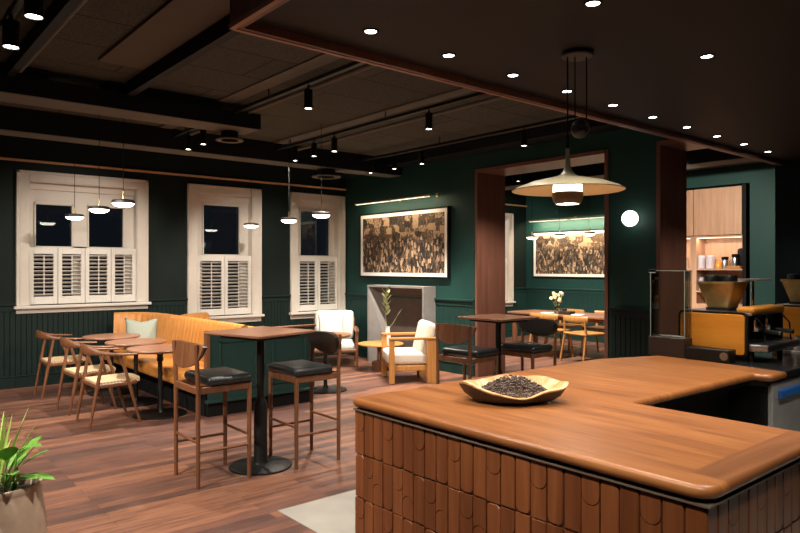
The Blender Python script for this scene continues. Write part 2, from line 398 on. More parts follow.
def beadboard(name, axis, at, a0, a1, sgn, gaps=(), top=1.05):
    """vertical boarding with grooves plus chair rail and skirting on a wall plane"""
    b = NB(); pitch = .062; segs = []; cur = a0
    for g0, g1, gz in sorted(gaps): segs.append((cur, g0, top)); segs.append((g0, g1, gz)); cur = g1
    segs.append((cur, a1, top))
    P = (lambda a, d, z: (a, at + sgn * d, z)) if axis == 'x' else (lambda a, d, z: (at + sgn * d, a, z))
    for s0, s1, zt in segs:
        if s1 - s0 < .01 or zt < .2: continue
        n = max(1, round((s1 - s0) / pitch)); w = (s1 - s0) / n; prof = []
        for i in range(n):
            q = s0 + i * w
            prof += [(q, .006), (q + .005, .014), (q + w - .005, .014)]
        prof.append((s1, .006))
        lo = [b.verts.new(P(a, d, .14)) for a, d in prof]; hi = [b.verts.new(P(a, d, zt)) for a, d in prof]
        for i in range(len(prof) - 1): b.faces.new((lo[i], lo[i + 1], hi[i + 1], hi[i]))
        def bar(d, z0, z1):
            lo_, hi_ = P(s0, 0, z0), P(s1, d, z1); b3(b, lo_[0], hi_[0], lo_[1], hi_[1], z0, z1, .004, 1)
        bar(.028, 0, .14); bar(.035, .14, .16)
        if zt >= top: bar(.022, top - .075, top); bar(.045, top, top + .03)
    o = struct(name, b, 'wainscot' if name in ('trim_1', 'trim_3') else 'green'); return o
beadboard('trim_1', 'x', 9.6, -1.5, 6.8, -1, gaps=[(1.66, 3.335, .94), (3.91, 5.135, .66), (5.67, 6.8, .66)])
beadboard('trim_2', 'y', 6.8, 6.45, 9.6, -1)
beadboard('trim_3', 'y', 6.8, 3.78, 4.28, -1)
beadboard('trim_4', 'y', 11.8, 6.1, 9.6, -1)
beadboard('trim_5', 'x', 9.6, 7.35, 11.8, -1, gaps=[(9.8, 11.33, .66)])
b = NB(); b3(b, -1.5, 6.8, 9.56, 9.6, 2.895, 2.925, .004, 1); struct('trim_6', b, 'brassrail')
b = NB(); b3(b, 7.35, 11.8, 9.56, 9.6, 2.895, 2.925, .004, 1); struct('trim_7', b, 'brassrail')

# portal linings of walnut
def portal(name, y0, y1, z, right=True):
    b = NB(); t = .03
    b3(b, PX0 - .02, PX1 + .02, y1 - t, y1 + .015, 0, z + .015)
    if right: b3(b, PX0 - .02, PX1 + .02, y0 - .015, y0 + t, 0, z + .015)
    b3(b, PX0 - .02, PX1 + .02, y0, y1 - t, z - t, z + .015)
    struct(name, b, 'darkwalnut')
portal('door_1', 4.33, 6.41, 2.90)
portal('door_2', 3.10, 3.70, 2.90, False)

# windows
def window(n, x0, x1, zb, zs, z1, panes, pz0, pz1, npan, sh_top, yoff=0):
    ox0, ox1, oz0, oz1 = WIN[n]
    root = bpy.data.objects.new('window_%d' % n, None); C.objects.link(root); root['kind'] = 'structure'; root.location = ((x0 + x1) / 2, 9.6, zs)
    b = NB(); c = 9.565
    b3(b, x0, ox0 + .002, c, 9.64, zs, z1, .006, 1); b3(b, ox1 - .002, x1, c, 9.64, zs, z1, .006, 1); b3(b, ox0, ox1, c, 9.64, oz1 - .002, z1, .006, 1)
    for q0, q1 in ((x0, x0 + .035), (x1 - .035, x1)): b3(b, q0, q1, c - .015, c + .01, zs, z1, .005, 1)
    b3(b, x0, x1, c - .015, c + .01, z1 - .035, z1, .005, 1)
    obj('casing', b, 'white', root, world=True, smooth=0)
    b = NB(); b3(b, x0 - .03, x1 + .03, 9.51, 9.86, zs - .04, zs, .01, 2); b3(b, x0, x1, 9.57, 9.6, zb, zs - .04, .005, 1)
    obj('sill', b, 'white', root, world=True, smooth=0)
    b = NB(); y = 9.72
    px0, px1 = panes[0][0], panes[-1][1]
    b3(b, ox0, px0, y, y + .06, zs, oz1); b3(b, px1, ox1, y, y + .06, zs, oz1); b3(b, px0, px1, y, y + .06, pz1, oz1); b3(b, px0, px1, y, y + .06, zs, zs + .06)
    b3(b, px0, px1, y, y + .06, pz0 - .03, pz0 + .0)
    for (a0, a1), (c0, c1) in zip(panes, panes[1:]): b3(b, a1, c0, y, y + .06, zs, pz1)
    for q0, q1 in panes:
        for s0, s1 in ((q0, q0 + .022), (q1 - .022, q1)): b3(b, s0, s1, y - .02, y + .02, pz0, pz1, .004, 1)
        b3(b, q0, q1, y - .02, y + .02, pz1 - .03, pz1, .004, 1)
    b3(b, ox0, ox1, y - .025, y, oz1 - .10, oz1, .006, 1)
    for q0, q1 in ((ox0 - .001, ox0 + .012), (ox1 - .012, ox1 + .001)): b3(b, q0, q1, 9.58, y + .06, zs, oz1)
    b3(b, ox0, ox1, 9.58, y + .06, oz1 - .012, oz1 + .001)
    obj('sash', b, 'white', root, world=True, smooth=0)
    for q0, q1 in panes:
        b = NB(); b3(b, q0, q1, y + .035, y + .041, zs + .06, pz1); obj('pane', b, 'pane', root, world=True, smooth=0)
    # cafe shutters
    w = (ox1 - ox0 - .02) / npan; z0, zt = zs + .01, sh_top
    for k in range(npan):
        q0 = ox0 + .01 + k * w + .003; q1 = q0 + w - .006; st = .05
        b = NB()
        b3(b, q0, q0 + st, 9.615, 9.645, z0, zt, .004, 1); b3(b, q1 - st, q1, 9.615, 9.645, z0, zt, .004, 1)
        b3(b, q0 + st, q1 - st, 9.615, 9.645, zt - .085, zt, .004, 1); b3(b, q0 + st, q1 - st, 9.615, 9.645, z0, z0 + .10, .004, 1)
        nl = max(6, round((zt - z0 - .19) / .052)); dz = (zt - z0 - .185) / nl
        for j in range(nl):
            bx(b, ((q0 + q1) / 2, 9.63, z0 + .10 + dz * (j + .5)), (q1 - q0 - 2 * st + .004, .054, .008), .003, 1, Matrix.Rotation(R(-22), 4, 'X'))
        s = obj('shutter', b, 'shutterwhite', root, world=True, smooth=0)
        b = NB(); b3(b, (q0 + q1) / 2 - .006, (q0 + q1) / 2 + .006, 9.594, 9.606, z0 + .12, zt - .10); r_ = obj('tilt_rod', b, 'shutterwhite', None, smooth=0)
        r_.parent = s; r_.location = -Vector(root.location)
window(1, 1.667, 3.327, .945, 1.045, 2.785, [(1.895, 2.373), (2.547, 3.045)], 1.82, 2.40, 4, 1.80)
window(2, 3.912, 5.131, .67, .785, 2.79, [(4.197, 4.835)], 1.74, 2.53, 2, 1.72)
window(3, 5.676, 6.774, .67, .785, 2.79, [(5.923, 6.557)], 1.74, 2.53, 2, 1.72)
window(4, 9.80, 11.32, .67, .785, 2.72, [(10.15, 10.98)], 1.74, 2.46, 2, 1.72)

# beams, ducts and strips under the ceiling
b = NB(); b3(b, -1.5, 3.37, 6.30, 6.68, 3.0, 3.16); b3(b, -1.5, 1.35, 6.34, 6.68, 3.16, H); b3(b, 1.85, 2.95, 6.34, 6.68, 3.16, H)
b3(b, -1.5, 3.36, 6.31, 6.67, 2.996, 3.0, mi=1); struct('ceiling_duct', b, ['beam', 'beamunder'])  # pale sheet below: light from underneath is put into its colour
b = NB(); b3(b, -1.5, 6.8, 8.03, 8.38, 3.0, H); b3(b, -1.5, 6.8, 8.05, 8.37, 2.996, 3.0, mi=1); struct('ceiling_beam', b, ['beam', 'beamunder'])  # pale underside paints in the light that falls on it
b = NB(); b3(b, 9.15, 9.6, 3.2, 9.6, 3.0, H); b3(b, 9.16, 9.59, 3.2, 9.6, 2.996, 3.0, mi=1); struct('ceiling_beam_dining', b, ['beam', 'beamunder'])  # lit underside of the beam is painted as a paler sheet
b = NB(); b3(b, 6.45, 6.8, 3.15, 9.6, 3.12, H); struct('ceiling_margin', b, 'beam')
b = NB(); b3(b, 1.58, 1.94, 3.2, 5.7, 3.225, H); struct('ceiling_plain_panel', b, 'plainpanel')
b = NB(); b3(b, 1.98, 2.05, 2.95, 6.28, 3.13, H); b3(b, 1.02, 1.08, -.5, 6.28, 3.13, H); struct('ceiling_strip', b, 'beam')
# conduits alongside the tracks
b = NB()
for x_ in (3.24, 4.80): tube(b, (x_, 3.2, 3.17), (x_, 7.9, 3.17), .022, n=8); b3(b, x_ - .33, x_ - .17, 3.15, 8.0, 3.235, H)
tube(b, (1.12, -.4, 3.19), (1.12, 6.28, 3.19), .02, n=8)
struct('ceiling_conduit', b, 'beamunder', 40)

# bulkhead over the bar
b = NB(); bx0, bx1, by0, by1, bz = 1.485, 8.5, -2.5, 3.10, 2.75
b3(b, bx0, bx0 + .05, by0, by1, bz, H, mi=1); b3(b, bx0 + .05, bx1 + 1.2, by1 - .05, by1, bz, H, mi=1)
b3(b, bx0 - .006, bx0 + .022, by0, by1, bz - .004, bz + .02, mi=2); b3(b, bx0 + .022, bx1 + 1.2, by1 - .022, by1 + .006, bz - .004, bz + .02, mi=2)
b3(b, bx0 + .05, bx1 + 1.2, by0, by1 - .05, bz + .045, bz + .075)
struct('ceiling_bulkhead', b, ['bulkhead', 'darkwalnut', 'copper'])
BZ = bz + .045

# ================================================================ LAMPS
def track(label, x_, y0, y1, z=3.13):
    t = thing('lighting_track', label, 'lighting track', (x_, (y0 + y1) / 2, z), group='ceiling lighting tracks')
    b = NB(); b3(b, x_ - .02, x_ + .02, y0, y1, z, z + .035, .004, 1); obj('rail', b, 'black', t, world=True, smooth=0)
    for q in (y0 + .35, (y0 + y1) / 2, y1 - .35):
        b = NB(); tube(b, (x_, q, z + .03), (x_, q, H + .002), .007, n=8); obj('hanger', b, 'black', t, world=True)
track('black lighting track running over the potted plant side, two large spotlights', .80, -1.6, 6.25)
track('added unseen lighting track along the near side of the cafe chairs, beyond the potted plant', -.75, 2.6, 8.9)  # invented track out of view, carries fill light for the seating
track('black lighting track over the bar table with a single spotlight in the open ceiling', 3.08, 3.25, 7.95)
track('black lighting track holding four spotlights beyond the ring vent', 4.50, 3.25, 7.95)
track('black lighting track beside the wall of the framed collage, over the fireplace', 5.95, 3.25, 9.3)
track('black lighting track in the dining room beyond the walnut portal', 8.35, 4.0, 9.0)
def make_spotlight(label):
    t = thing('track_spotlight', label, 'spotlight', group='track spotlights')
    b = NB(); tube(b, (0, 0, .16), (0, 0, .235), .010, n=8); bx(b, (0, 0, .225), (.035, .10, .022), .004, 1); obj('stem', b, 'black', t)
    b = NB(); lathe(b, [(.0, .165), (.034, .165), (.037, .16), (.037, .0), (.033, .0), (.033, .012), (0, .012)], n=20, close=False); obj('housing', b, 'black', t)
    b = NB(); lathe(b, [(0, .006), (.032, .006), (.032, .010), (0, .010)], n=20, close=False); obj('lens', b, 'lampspot', t)
    return t
spot0 = make_spotlight('x'); first = [True]
def place_spot(loc, target, label, power=SPOT_W, size=75, s=1.0, rz=0):
    t = spot0 if first[0] else dup(spot0)
    first[0] = False; t['label'] = label; t.location = loc; t.scale = (s, s, 1)
    pend_lights.append((t, target, power, size))
    return t
pend_lights = []
SPT = [
 ((.80, 4.10, 2.93), (1.3, 4.6, 0), 'large black spotlight on the track above the potted plant, the higher of its pair', 1, 75, 1.35),
 ((.80, 4.76, 2.93), (1.9, 8.2, .6), 'large black spotlight on the track above the potted plant, the lower of its pair', 1, 75, 1.35),
 ((.80, 3.0, 2.93), (1.95, 2.6, .3), 'added unseen spotlight on the same track above the bar front, out past the plant', .8, 70, 1.35),  # bar front fill lamps from here on, added out of view
 ((.80, 1.6, 2.93), (1.95, 1.9, .3), 'added unseen spotlight on the track above the bar front, before its middle', .7, 70, 1.35),
 ((.80, .2, 2.93), (1.95, 1.1, .4), 'added unseen spotlight on the track above the bar front, at its rounded corner', .7, 70, 1.35),
 ((.80, 2.3, 2.93), (.57, 3.5, .5), 'added unseen spotlight on the same track leaning towards the potted plant', .9, 60, 1.35),  # added out of view to brighten the pot
 ((-.75, 3.3, 2.93), (1.2, 4.4, 0), 'added unseen spotlight on the outer track level with the potted plant', 1.5, 85, 1),  # outer track spots are invented fill, outside the view
 ((-.75, 4.9, 2.93), (1.9, 6.4, .3), 'added unseen spotlight on the outer track, second from the plant', 1.6, 80, 1),
 ((-.75, 6.4, 2.93), (2.2, 7.4, .5), 'added unseen spotlight on the outer track, third from the plant', 1.5, 80, 1),
 ((-.75, 7.9, 2.93), (2.2, 8.6, .5), 'added unseen spotlight on the outer track, closest to the window wall', .7, 80, 1),
 ((3.08, 3.42, 2.92), (3.2, 6.2, .4), 'added unseen spotlight on the bar table track, tucked behind the bulkhead edge', 1.3, 80, 1),  # added fill for the banquette end, hidden by the bulkhead
 ((3.08, 4.90, 2.92), (2.5, 4.6, 1.0), 'black spotlight hanging alone over the bar table', .7, 70, 1),
 ((3.08, 7.10, 2.92), (2.75, 7.2, .6), 'small black spotlight tucked beside the ring vent', 1.6, 80, 1),
 ((3.08, 7.52, 2.92), (2.3, 9.5, 1.2), 'small black spotlight shining below the duct, left of the one beside the ring vent', .6, 85, 1),
 ((4.50, 4.90, 2.93), (4.9, 4.5, .9), 'black spotlight over the far bar table, alone near the bulkhead edge', 1, 75, 1),
 ((4.50, 6.58, 2.93), (4.3, 6.0, 0), 'black spotlight near the end of its track, outermost from the window wall of three together', 2.0, 80, 1),
 ((4.50, 7.03, 2.93), (3.4, 7.6, .8), 'black spotlight in the middle of three close together over the brass pendants', 1.3, 80, 1),
 ((4.50, 7.48, 2.93), (5.0, 9.3, 1.0), 'black spotlight closest to the window wall of three together over the brass pendants', .9, 85, 1),
 ((5.95, 4.87, 2.93), (6.7, 5.7, .9), 'black spotlight above the walnut portal, half in the dark under the ceiling', 1.9, 85, 1),
 ((5.95, 6.62, 2.93), (5.75, 6.6, .4), 'black spotlight over the framed collage, rightmost of three', 2.2, 80, 1),
 ((5.95, 7.20, 2.93), (6.1, 7.8, .4), 'black spotlight over the framed collage, middle of three', 1.8, 80, 1),
 ((5.95, 7.75, 2.93), (5.85, 8.5, .5), 'black spotlight over the framed collage, leftmost of three', 1.2, 80, 1),
 ((8.35, 6.95, 2.93), (9.6, 7.0, .7), 'black spotlight seen through the walnut portal beside its jamb', 4.5, 100, 1),
 ((8.35, 8.3, 2.93), (10.9, 9.6, 1.6), 'added unseen spotlight on the dining room track shining at the dining room window', 1.6, 70, 1),  # added out of sight to brighten the window casing
 ((8.35, 4.75, 2.93), (11.6, 5.4, 1.6), 'black spotlight above the shelving in the dining room', 2.6, 80, 1),
]
for loc, tg, lab, k, sz, s in SPT: place_spot(loc, tg, lab, SPOT_W * k, sz, s)

def make_down(label):
    t = thing('downlight', label, 'downlight', group='downlights in the bar bulkhead')
    b = NB(); lathe(b, [(.033, 0), (.045, 0), (.045, -.004), (.035, -.006), (.033, 0)], n=24, close=False); obj('trim_ring', b, 'matte', t)
    b = NB(); lathe(b, [(0, -.003), (.031, -.003), (.031, 0), (0, 0)], n=24, close=False); obj('lens', b, 'lampdown', t)
    return t
DN = [(2.051, 2.67), (2.623, 2.69), (3.203, 2.71), (3.778, 2.72), (4.367, 2.735), (4.964, 2.75), (5.543, 2.757), (6.137, 2.77), (6.74, 2.78), (7.371, 2.80), (2.607, 1.735), (3.761, 1.754), (2.607, .72), (3.761, .72)]
DNL = ['round downlight closest to the copper corner of the bulkhead, first of the long row', 'second downlight in the row along the bulkhead edge',
 'third downlight in the row along the bulkhead edge', 'downlight of the bulkhead row right behind the pendant cords', 'downlight of the bulkhead row just past the pendant counterweight',
 'downlight of the bulkhead row above the globe sconce', 'downlight of the bulkhead row above the second walnut jamb', 'downlight of the bulkhead row above the wooden shelving, eighth along',
 'ninth downlight along the bulkhead row, above the green wall', 'last dim downlight of the bulkhead row, by the dark wall', 'single downlight at the very top edge, above the pendant canopy', 'single downlight alone in the middle of the dark bulkhead', 'added unseen downlight of the bulkhead over the rounded end of the bar', 'added unseen downlight of the bulkhead over the aisle before the refrigerator']  # last pair added out of view to light bar top and refrigerator
d0 = make_down(DNL[0]); kk = BZ / bz
for i, (x_, y_) in enumerate(DN):
    sx = (BZ - 1.55) / (2.75 - 1.55)
    t = d0 if i == 0 else dup(d0, label=DNL[i]); t.location = (x_ * sx, min(y_ * sx, 2.96), BZ)
    pend_lights.append((t, Vector(t.location) + Vector((0, -.0, -2)), DOWN_W * (1.0 if i < 10 else 2.2), 95))
for t, tg, pw, sz in pend_lights:
    l_ = spot(None, (0, 0, 0), (0, 0, -1), pw, sz, .7); l_.parent = t; l_.location = (0, 0, -.012)
    l_.scale = (1 / t.scale[0], 1 / t.scale[1], 1)
    l_.rotation_euler = (Vector(tg) - Vector(t.location)).to_track_quat('-Z', 'Y').to_euler()

def make_pendant(label):
    t = thing('pendant_lamp', label, 'pendant lamp', group='small dome pendants over the cafe tables')
    b = NB(); lathe(b, [(0, .075), (.06, .075), (.098, .070), (.108, .062), (.110, .036), (.104, .034), (.0, .034)], n=32, close=False); obj('cap', b, 'darkbox', t)
    b = NB(); lathe(b, [(.103, .036), (.100, .028), (.080, .010), (.050, .001), (0, -.003)], n=32, close=False); obj('diffuser', b, 'lamppend', t)
    b = NB(); tube(b, (0, 0, .072), (0, 0, .15), .009, n=10); obj('stem', b, 'brass', t)
    b = NB(); tube(b, (0, 0, .14), (0, 0, H - 2.13), .0035, n=6); obj('cord', b, 'matte', t)
    return t
PN = [((2.22, 9.03, 2.14), 'small dome pendant before the wide window, lowest of three'), ((2.14, 7.69, 2.14), 'small dome pendant before the wide window, middle of three'),
      ((2.11, 6.77, 2.14), 'small dome pendant before the wide window casing, highest of three'), ((4.68, 9.05, 2.13), 'small dome pendant before the right casing of the middle window'),
      ((4.53, 7.69, 2.13), 'small dome pendant on brass stem between the middle and last window'), ((4.36, 6.65, 2.13), 'small dome pendant on brass stem before the last window'),
      ((10.6, 8.47, 2.1), 'small dome pendant beside the frame of the dining room picture'), ((10.4, 7.65, 2.1), 'small dome pendant before the middle of the dining room picture'), ((10.2, 6.87, 2.1), 'small dome pendant before the dining room picture, by the portal edge')]
p0 = make_pendant(PN[0][1])
for i, (loc, lab) in enumerate(PN):
    t = p0 if i == 0 else dup(p0, label=lab); t.location = loc
    if i > 5: t['group'] = 'pendants in the dining room'; 

# big rise-and-fall pendant over the bar
t = thing('saucer_pendant', 'large champagne saucer pendant lamp hanging over the bar on cords', 'pendant lamp', (3.215, 2.31, 1.99)); t.scale = (.96, .96, 1)
b = NB(); lathe(b, [(.333, 0), (.335, .004), (.30, .022), (.22, .050), (.13, .070), (.07, .082), (.045, .095), (.026, .118), (.016, .15), (.012, .20), (.011, .245), (0, .246)], n=64, close=False); obj('shade', b, 'champagne', t)
b = NB(); lathe(b, [(.331, .0), (.295, .014), (.22, .041), (.13, .060), (.0, .066)], n=64, close=False); obj('reflector', b, 'goldinside', t)
b = NB(); lathe(b, [(.0, .055), (.082, .055), (.086, .03), (.088, -.012), (0, -.012)], n=40, close=False); obj('opal_collar', b, 'lampbig', t)
b = NB(); lathe(b, [(.089, -.010), (.092, -.016), (.092, -.035), (.085, -.062), (.07, -.078), (.066, -.078), (.07, -.06), (.07, -.012)], n=40, close=False); obj('lamp_holder', b, 'olivebronze', t)
b = NB(); lathe(b, [(0, -.070), (.067, -.070), (.067, -.074), (0, -.074)], n=32, close=False); obj('lower_lens', b, 'lampbig', t)
b = NB(); tube(b, (0, 0, .24), (0, 0, .32), .009, n=10); tube(b, (0, 0, .30), (0, 0, BZ - 1.99), .0045, n=8); obj('cord', b, 'matte', t)
b = NB()
for dx in (.045, .115):
    q = Vector((.7654, -.6436, 0)) * dx; tube(b, (q.x, q.y, .37 + .05), (q.x, q.y, BZ - 1.99), .004, n=8)
obj('counterweight_cord', b, 'matte', t)
q = Vector((.7654, -.6436, 0)) * .075
b = NB(); lathe(b, [(.055 * math.sin(math.pi * k / 16), -.055 * math.cos(math.pi * k / 16)) for k in range(17)], (q.x, q.y, .36), 28, close=False); obj('counterweight', b, 'darkbox', t)
b = NB(); q = Vector((.7654, -.6436, 0)) * .06; lathe(b, [(0, BZ - 1.99), (.095, BZ - 1.99), (.095, BZ - 2.012), (.088, BZ - 2.018), (0, BZ - 2.018)], (q.x, q.y, 0), 32, close=False); obj('ceiling_canopy', b, 'black', t)
point(t, (0, 0, -.12), 5, WARM, .05)

# globe sconce
t = thing('globe_sconce', 'round opal globe wall light on the green wall between the two portals', 'wall light', (6.8, 3.98, 2.085))
b = NB(); lathe(b, [(0, 0), (.05, 0), (.05, .02), (0, .02)], n=24, close=False); bmesh.ops.rotate(b, cent=(0, 0, 0), matrix=Matrix.Rotation(R(-90), 3, 'Y'), verts=b.verts); obj('wall_plate', b, 'brass', t)
b = NB(); lathe(b, [(.09 * math.sin(math.pi * k / 20), -.09 * math.cos(math.pi * k / 20)) for k in range(21)], (-.105, 0, 0), 32, close=False); obj('globe', b, 'lampglobe', t)

# ring vents under the ceiling
def ring_vent(label, loc, rad, zt):
    t = thing('ring_vent', label, 'ceiling vent', loc, group='round ceiling vents')
    b = NB(); lathe(b, [(rad * .62, 0), (rad * .62, zt)], n=32, close=False); obj('collar', b, 'beam', t)
    b = NB(); lathe(b, [(rad * .60, .006), (rad * .9, -.004), (rad, .0), (rad, .014), (rad * .6, .02)], n=40, close=False); obj('flange', b, 'beamunder', t)
ring_vent('round ring vent under the end of the black duct', (3.16, 6.60, 2.90), .145, .10)
ring_vent('round pale ring vent under the ceiling before the last window', (5.50, 8.25, 2.88), .215, .12)

# ================================================================ PICTURES
def picture(label, x_, y0, y1, z0, z1, mat):
    t = thing('framed_picture', label, 'picture', (x_, (y0 + y1) / 2, z0), group='framed collages with white mats')
    b = NB(); f = .025
    for a in ((y0 - f, y0, z0 - f, z1 + f), (y1, y1 + f, z0 - f, z1 + f), (y0, y1, z0 - f, z0), (y0, y1, z1, z1 + f)): b3(b, x_ - .055, x_, *a)
    obj('frame', b, 'matte', t, world=True, smooth=0)
    m_ = .055; b = NB()
    for a in ((y0, y0 + m_, z0, z1), (y1 - m_, y1, z0, z1), (y0 + m_, y1 - m_, z0, z0 + m_), (y0 + m_, y1 - m_, z1 - m_, z1)): b3(b, x_ - .05, x_ - .012, *a)
    obj('mat_board', b, 'paper', t, world=True, smooth=0)
    b = NB(); b3(b, x_ - .045, x_ - .01, y0 + m_, y1 - m_, z0 + m_, z1 - m_); obj('print', b, mat, t, world=True, smooth=0)
def picture_light(label, x_, y0, y1, z, w):
    t = thing('picture_light', label, 'picture light', (x_, (y0 + y1) / 2, z), group='brass picture lights')
    bxx = x_ - .22
    b = NB(); tube(b, (bxx, y0, z), (bxx, y1, z), .016, n=14); obj('tube', b, 'brass', t, world=True)
    b = NB(); b3(b, bxx - .010, bxx + .012, y0 + .03, y1 - .03, z - .021, z - .010); obj('diffuser', b, 'lampbar', t, world=True, smooth=0)
    for q in (y0 + .08, (y0 + y1) / 2):
        b = NB(); tube(b, (bxx, q, z), (x_, q, z + .02), .008, n=8); bx(b, (x_ - .008, q, z + .02), (.016, .06, .06), .004, 1); bx(b, (bxx, q, z), (.04, .09, .04), .01, 2); obj('bracket', b, 'brass', t, world=True)
    d = bpy.data.lights.new('lamp_light', 'AREA'); d.shape = 'RECTANGLE'; d.size = .03; d.size_y = y1 - y0 - .1; d.energy = w; d.color = (1, .80, .54)
    o = bpy.data.objects.new('lamp_light', d); C.objects.link(o); o.parent = t; o.location = (bxx - x_, 0, -.024)
    o.rotation_euler = (0, R(-28), 0)
picture('wide brown collage in black frame above the fireplace', 6.8, 6.955, 9.07, 1.395, 2.412, 'pic1')
picture_light('slim brass picture light above the fireplace collage', 6.8, 7.13, 9.0, 2.60, 9)
picture('wide dark collage in white mat on the far dining room wall', 11.8, 7.2, 9.345, 1.335, 2.29, 'pic2')
picture_light('slim brass picture light above the dining room collage', 11.8, 7.2, 9.35, 2.55, 48)

# ================================================================ FURNITURE BY THE WINDOWS
# banquette
bq = thing('banquette', 'double sided orange leather banquette with green panelled end', 'banquette', (3.46, 7.9, 0))
def bench_back(path, side, top=.882):
    b = NB(); pts = [Vector((*p, 0)) for p in path]; fine = []
    for i in range(len(pts) - 1):
        p_1, p1, p2, p3 = pts[max(i - 1, 0)], pts[i], pts[i + 1], pts[min(i + 2, len(pts) - 1)]
        n = max(4, int((p2 - p1).length / .016))
        for k in range(n):
            u = k / n
            fine.append(.5 * ((2 * p1) + (p2 - p_1) * u + (2 * p_1 - 5 * p1 + 4 * p2 - p3) * u * u + (3 * p1 - p_1 - 3 * p2 + p3) * u ** 3))
    fine.append(pts[-1]); s = 0; rings = []
    for i, p in enumerate(fine):
        d = (fine[min(i + 1, len(fine) - 1)] - fine[max(i - 1, 0)]).normalized(); nrm = Vector((-d.y, d.x, 0)) * side   # towards the seat
        if i: s += (p - fine[i - 1]).length
        bl = .012 * abs(math.sin(math.pi * s / .10)) ** .7
        prof = [(.085 + bl, .44), (.06 + bl, .58), (.03 + bl, .72), (.008 + bl, .84), (-.012 + bl * .5, .872), (-.045, .882), (-.075, .872), (-.085, .84), (-.085, .30), (.085, .30)]; prof = [(o, z + (top - .882 if z > .6 else 0)) for o, z in prof]
        rings.append([b.verts.new(p + nrm * o + Vector((0, 0, z))) for o, z in prof])
    for a, c in zip(rings, rings[1:]):
        for k in range(len(a)): b.faces.new((a[k], a[(k + 1) % len(a)], c[(k + 1) % len(a)], c[k]))
    b.faces.new(rings[0]); b.faces.new(rings[-1]); return b
obj('backrest', bench_back([(3.24, 6.49), (3.235, 7.4), (3.225, 8.2), (3.22, 8.72), (3.17, 9.03), (3.03, 9.25), (2.79, 9.35)], 1, .925), 'tan', bq, world=True)
obj('backrest', bench_back([(3.60, 6.49), (3.59, 7.4), (3.58, 8.2), (3.58, 8.62), (3.64, 8.98), (3.78, 9.22), (4.14, 9.36)], -1, .868), 'tan', bq, world=True)
for x0, x1 in ((2.62, 3.18), (3.66, 4.16)):
    b = NB(); b3(b, x0, x1, 6.49, 8.95, .31, .455, .035, 3); obj('seat', b, 'tan', bq, world=True)
b = NB(); b3(b, 2.62, 2.98, 8.9, 9.40, .31, .455, .03, 3); obj('seat', b, 'tan', bq, world=True)
b = NB(); b3(b, 2.84, 4.12, 6.52, 9.5, .0, .31); obj('base', b, 'matte', bq, world=True, smooth=0)
b = NB(); b3(b, 3.31, 3.51, 6.50, 9.2, .30, .83, .004, 1); obj('core', b, 'darkwalnut', bq, world=True, smooth=0)
b = NB(); y_ = 6.44
b3(b, 2.86, 4.13, y_, y_ + .05, .15, .865)
b3(b, 2.83, 4.15, y_ - .02, y_ + .05, .14, .17, .004, 1)
for q0, q1 in ((2.96, 3.40), (3.58, 4.02)):
    for a in ((q0, q1, .26, .285), (q0, q1, .755, .78)): b3(b, a[0], a[1], y_ - .016, y_ + .01, a[2], a[3], .004, 1)
    for a in ((q0, q0 + .025), (q1 - .025, q1)): b3(b, a[0], a[1], y_ - .016, y_ + .01, .26, .78, .004, 1)
obj('end_panel', b, 'panelgreen', bq, world=True, smooth=0)
b = NB(); b3(b, 2.825, 2.865, y_ - .015, y_ + .06, .47, .885, .006, 2); b3(b, 2.825, 4.15, y_ - .015, y_ + .06, .862, .885, .006, 2); obj('end_trim', b, 'chairwood', bq, world=True, smooth=0)
b = NB(); b3(b, 2.85, 4.12, y_ + .02, y_ + .06, 0, .15); obj('toe_kick', b, 'matte', bq, world=True, smooth=0)

def pillow(name, label, mat, w, h, t_, loc, rx, rz):
    b = NB(); n = 14; g = [[None] * (n + 1) for _ in range(n + 1)], [[None] * (n + 1) for _ in range(n + 1)]
    for s in (0, 1):
        for i in range(n + 1):
            for j in range(n + 1):
                u, v = 2 * i / n - 1, 2 * j / n - 1
                edge = i in (0, n) or j in (0, n)
                if s == 1 and edge: g[1][i][j] = g[0][i][j]; continue
                pin = 1 - .10 * (1 - abs(v) ** 2) * abs(u) ** 3; pinv = 1 - .13 * (1 - abs(u) ** 1.6) * abs(v) ** 3
                th = t_ * ((1 - u * u) * (1 - v * v)) ** .42 * (1 - .18 * max(0, v) * (1 - u * u))
                dip = .05 * max(0, v) ** 2 * (1 - abs(u)) * h
                g[s][i][j] = b.verts.new((u * w / 2 * pin, (th / 2) * (1 if s else -1), v * h / 2 * pinv - dip * 1.6))
        for i in range(n):
            for j in range(n):
                q = (g[s][i][j], g[s][i + 1][j], g[s][i + 1][j + 1], g[s][i][j + 1]); b.faces.new(q if s == 0 else q[::-1])
    o = obj(name, b, mat, None, loc, (rx, 0, rz), smooth=180); tag(o, label, 'pillow'); return o
pillow('cushion', 'sage green pillow leaning in the corner of the orange banquette', 'sage', .43, .42, .14, (3.0, 8.87, .67), R(-14), R(-24))

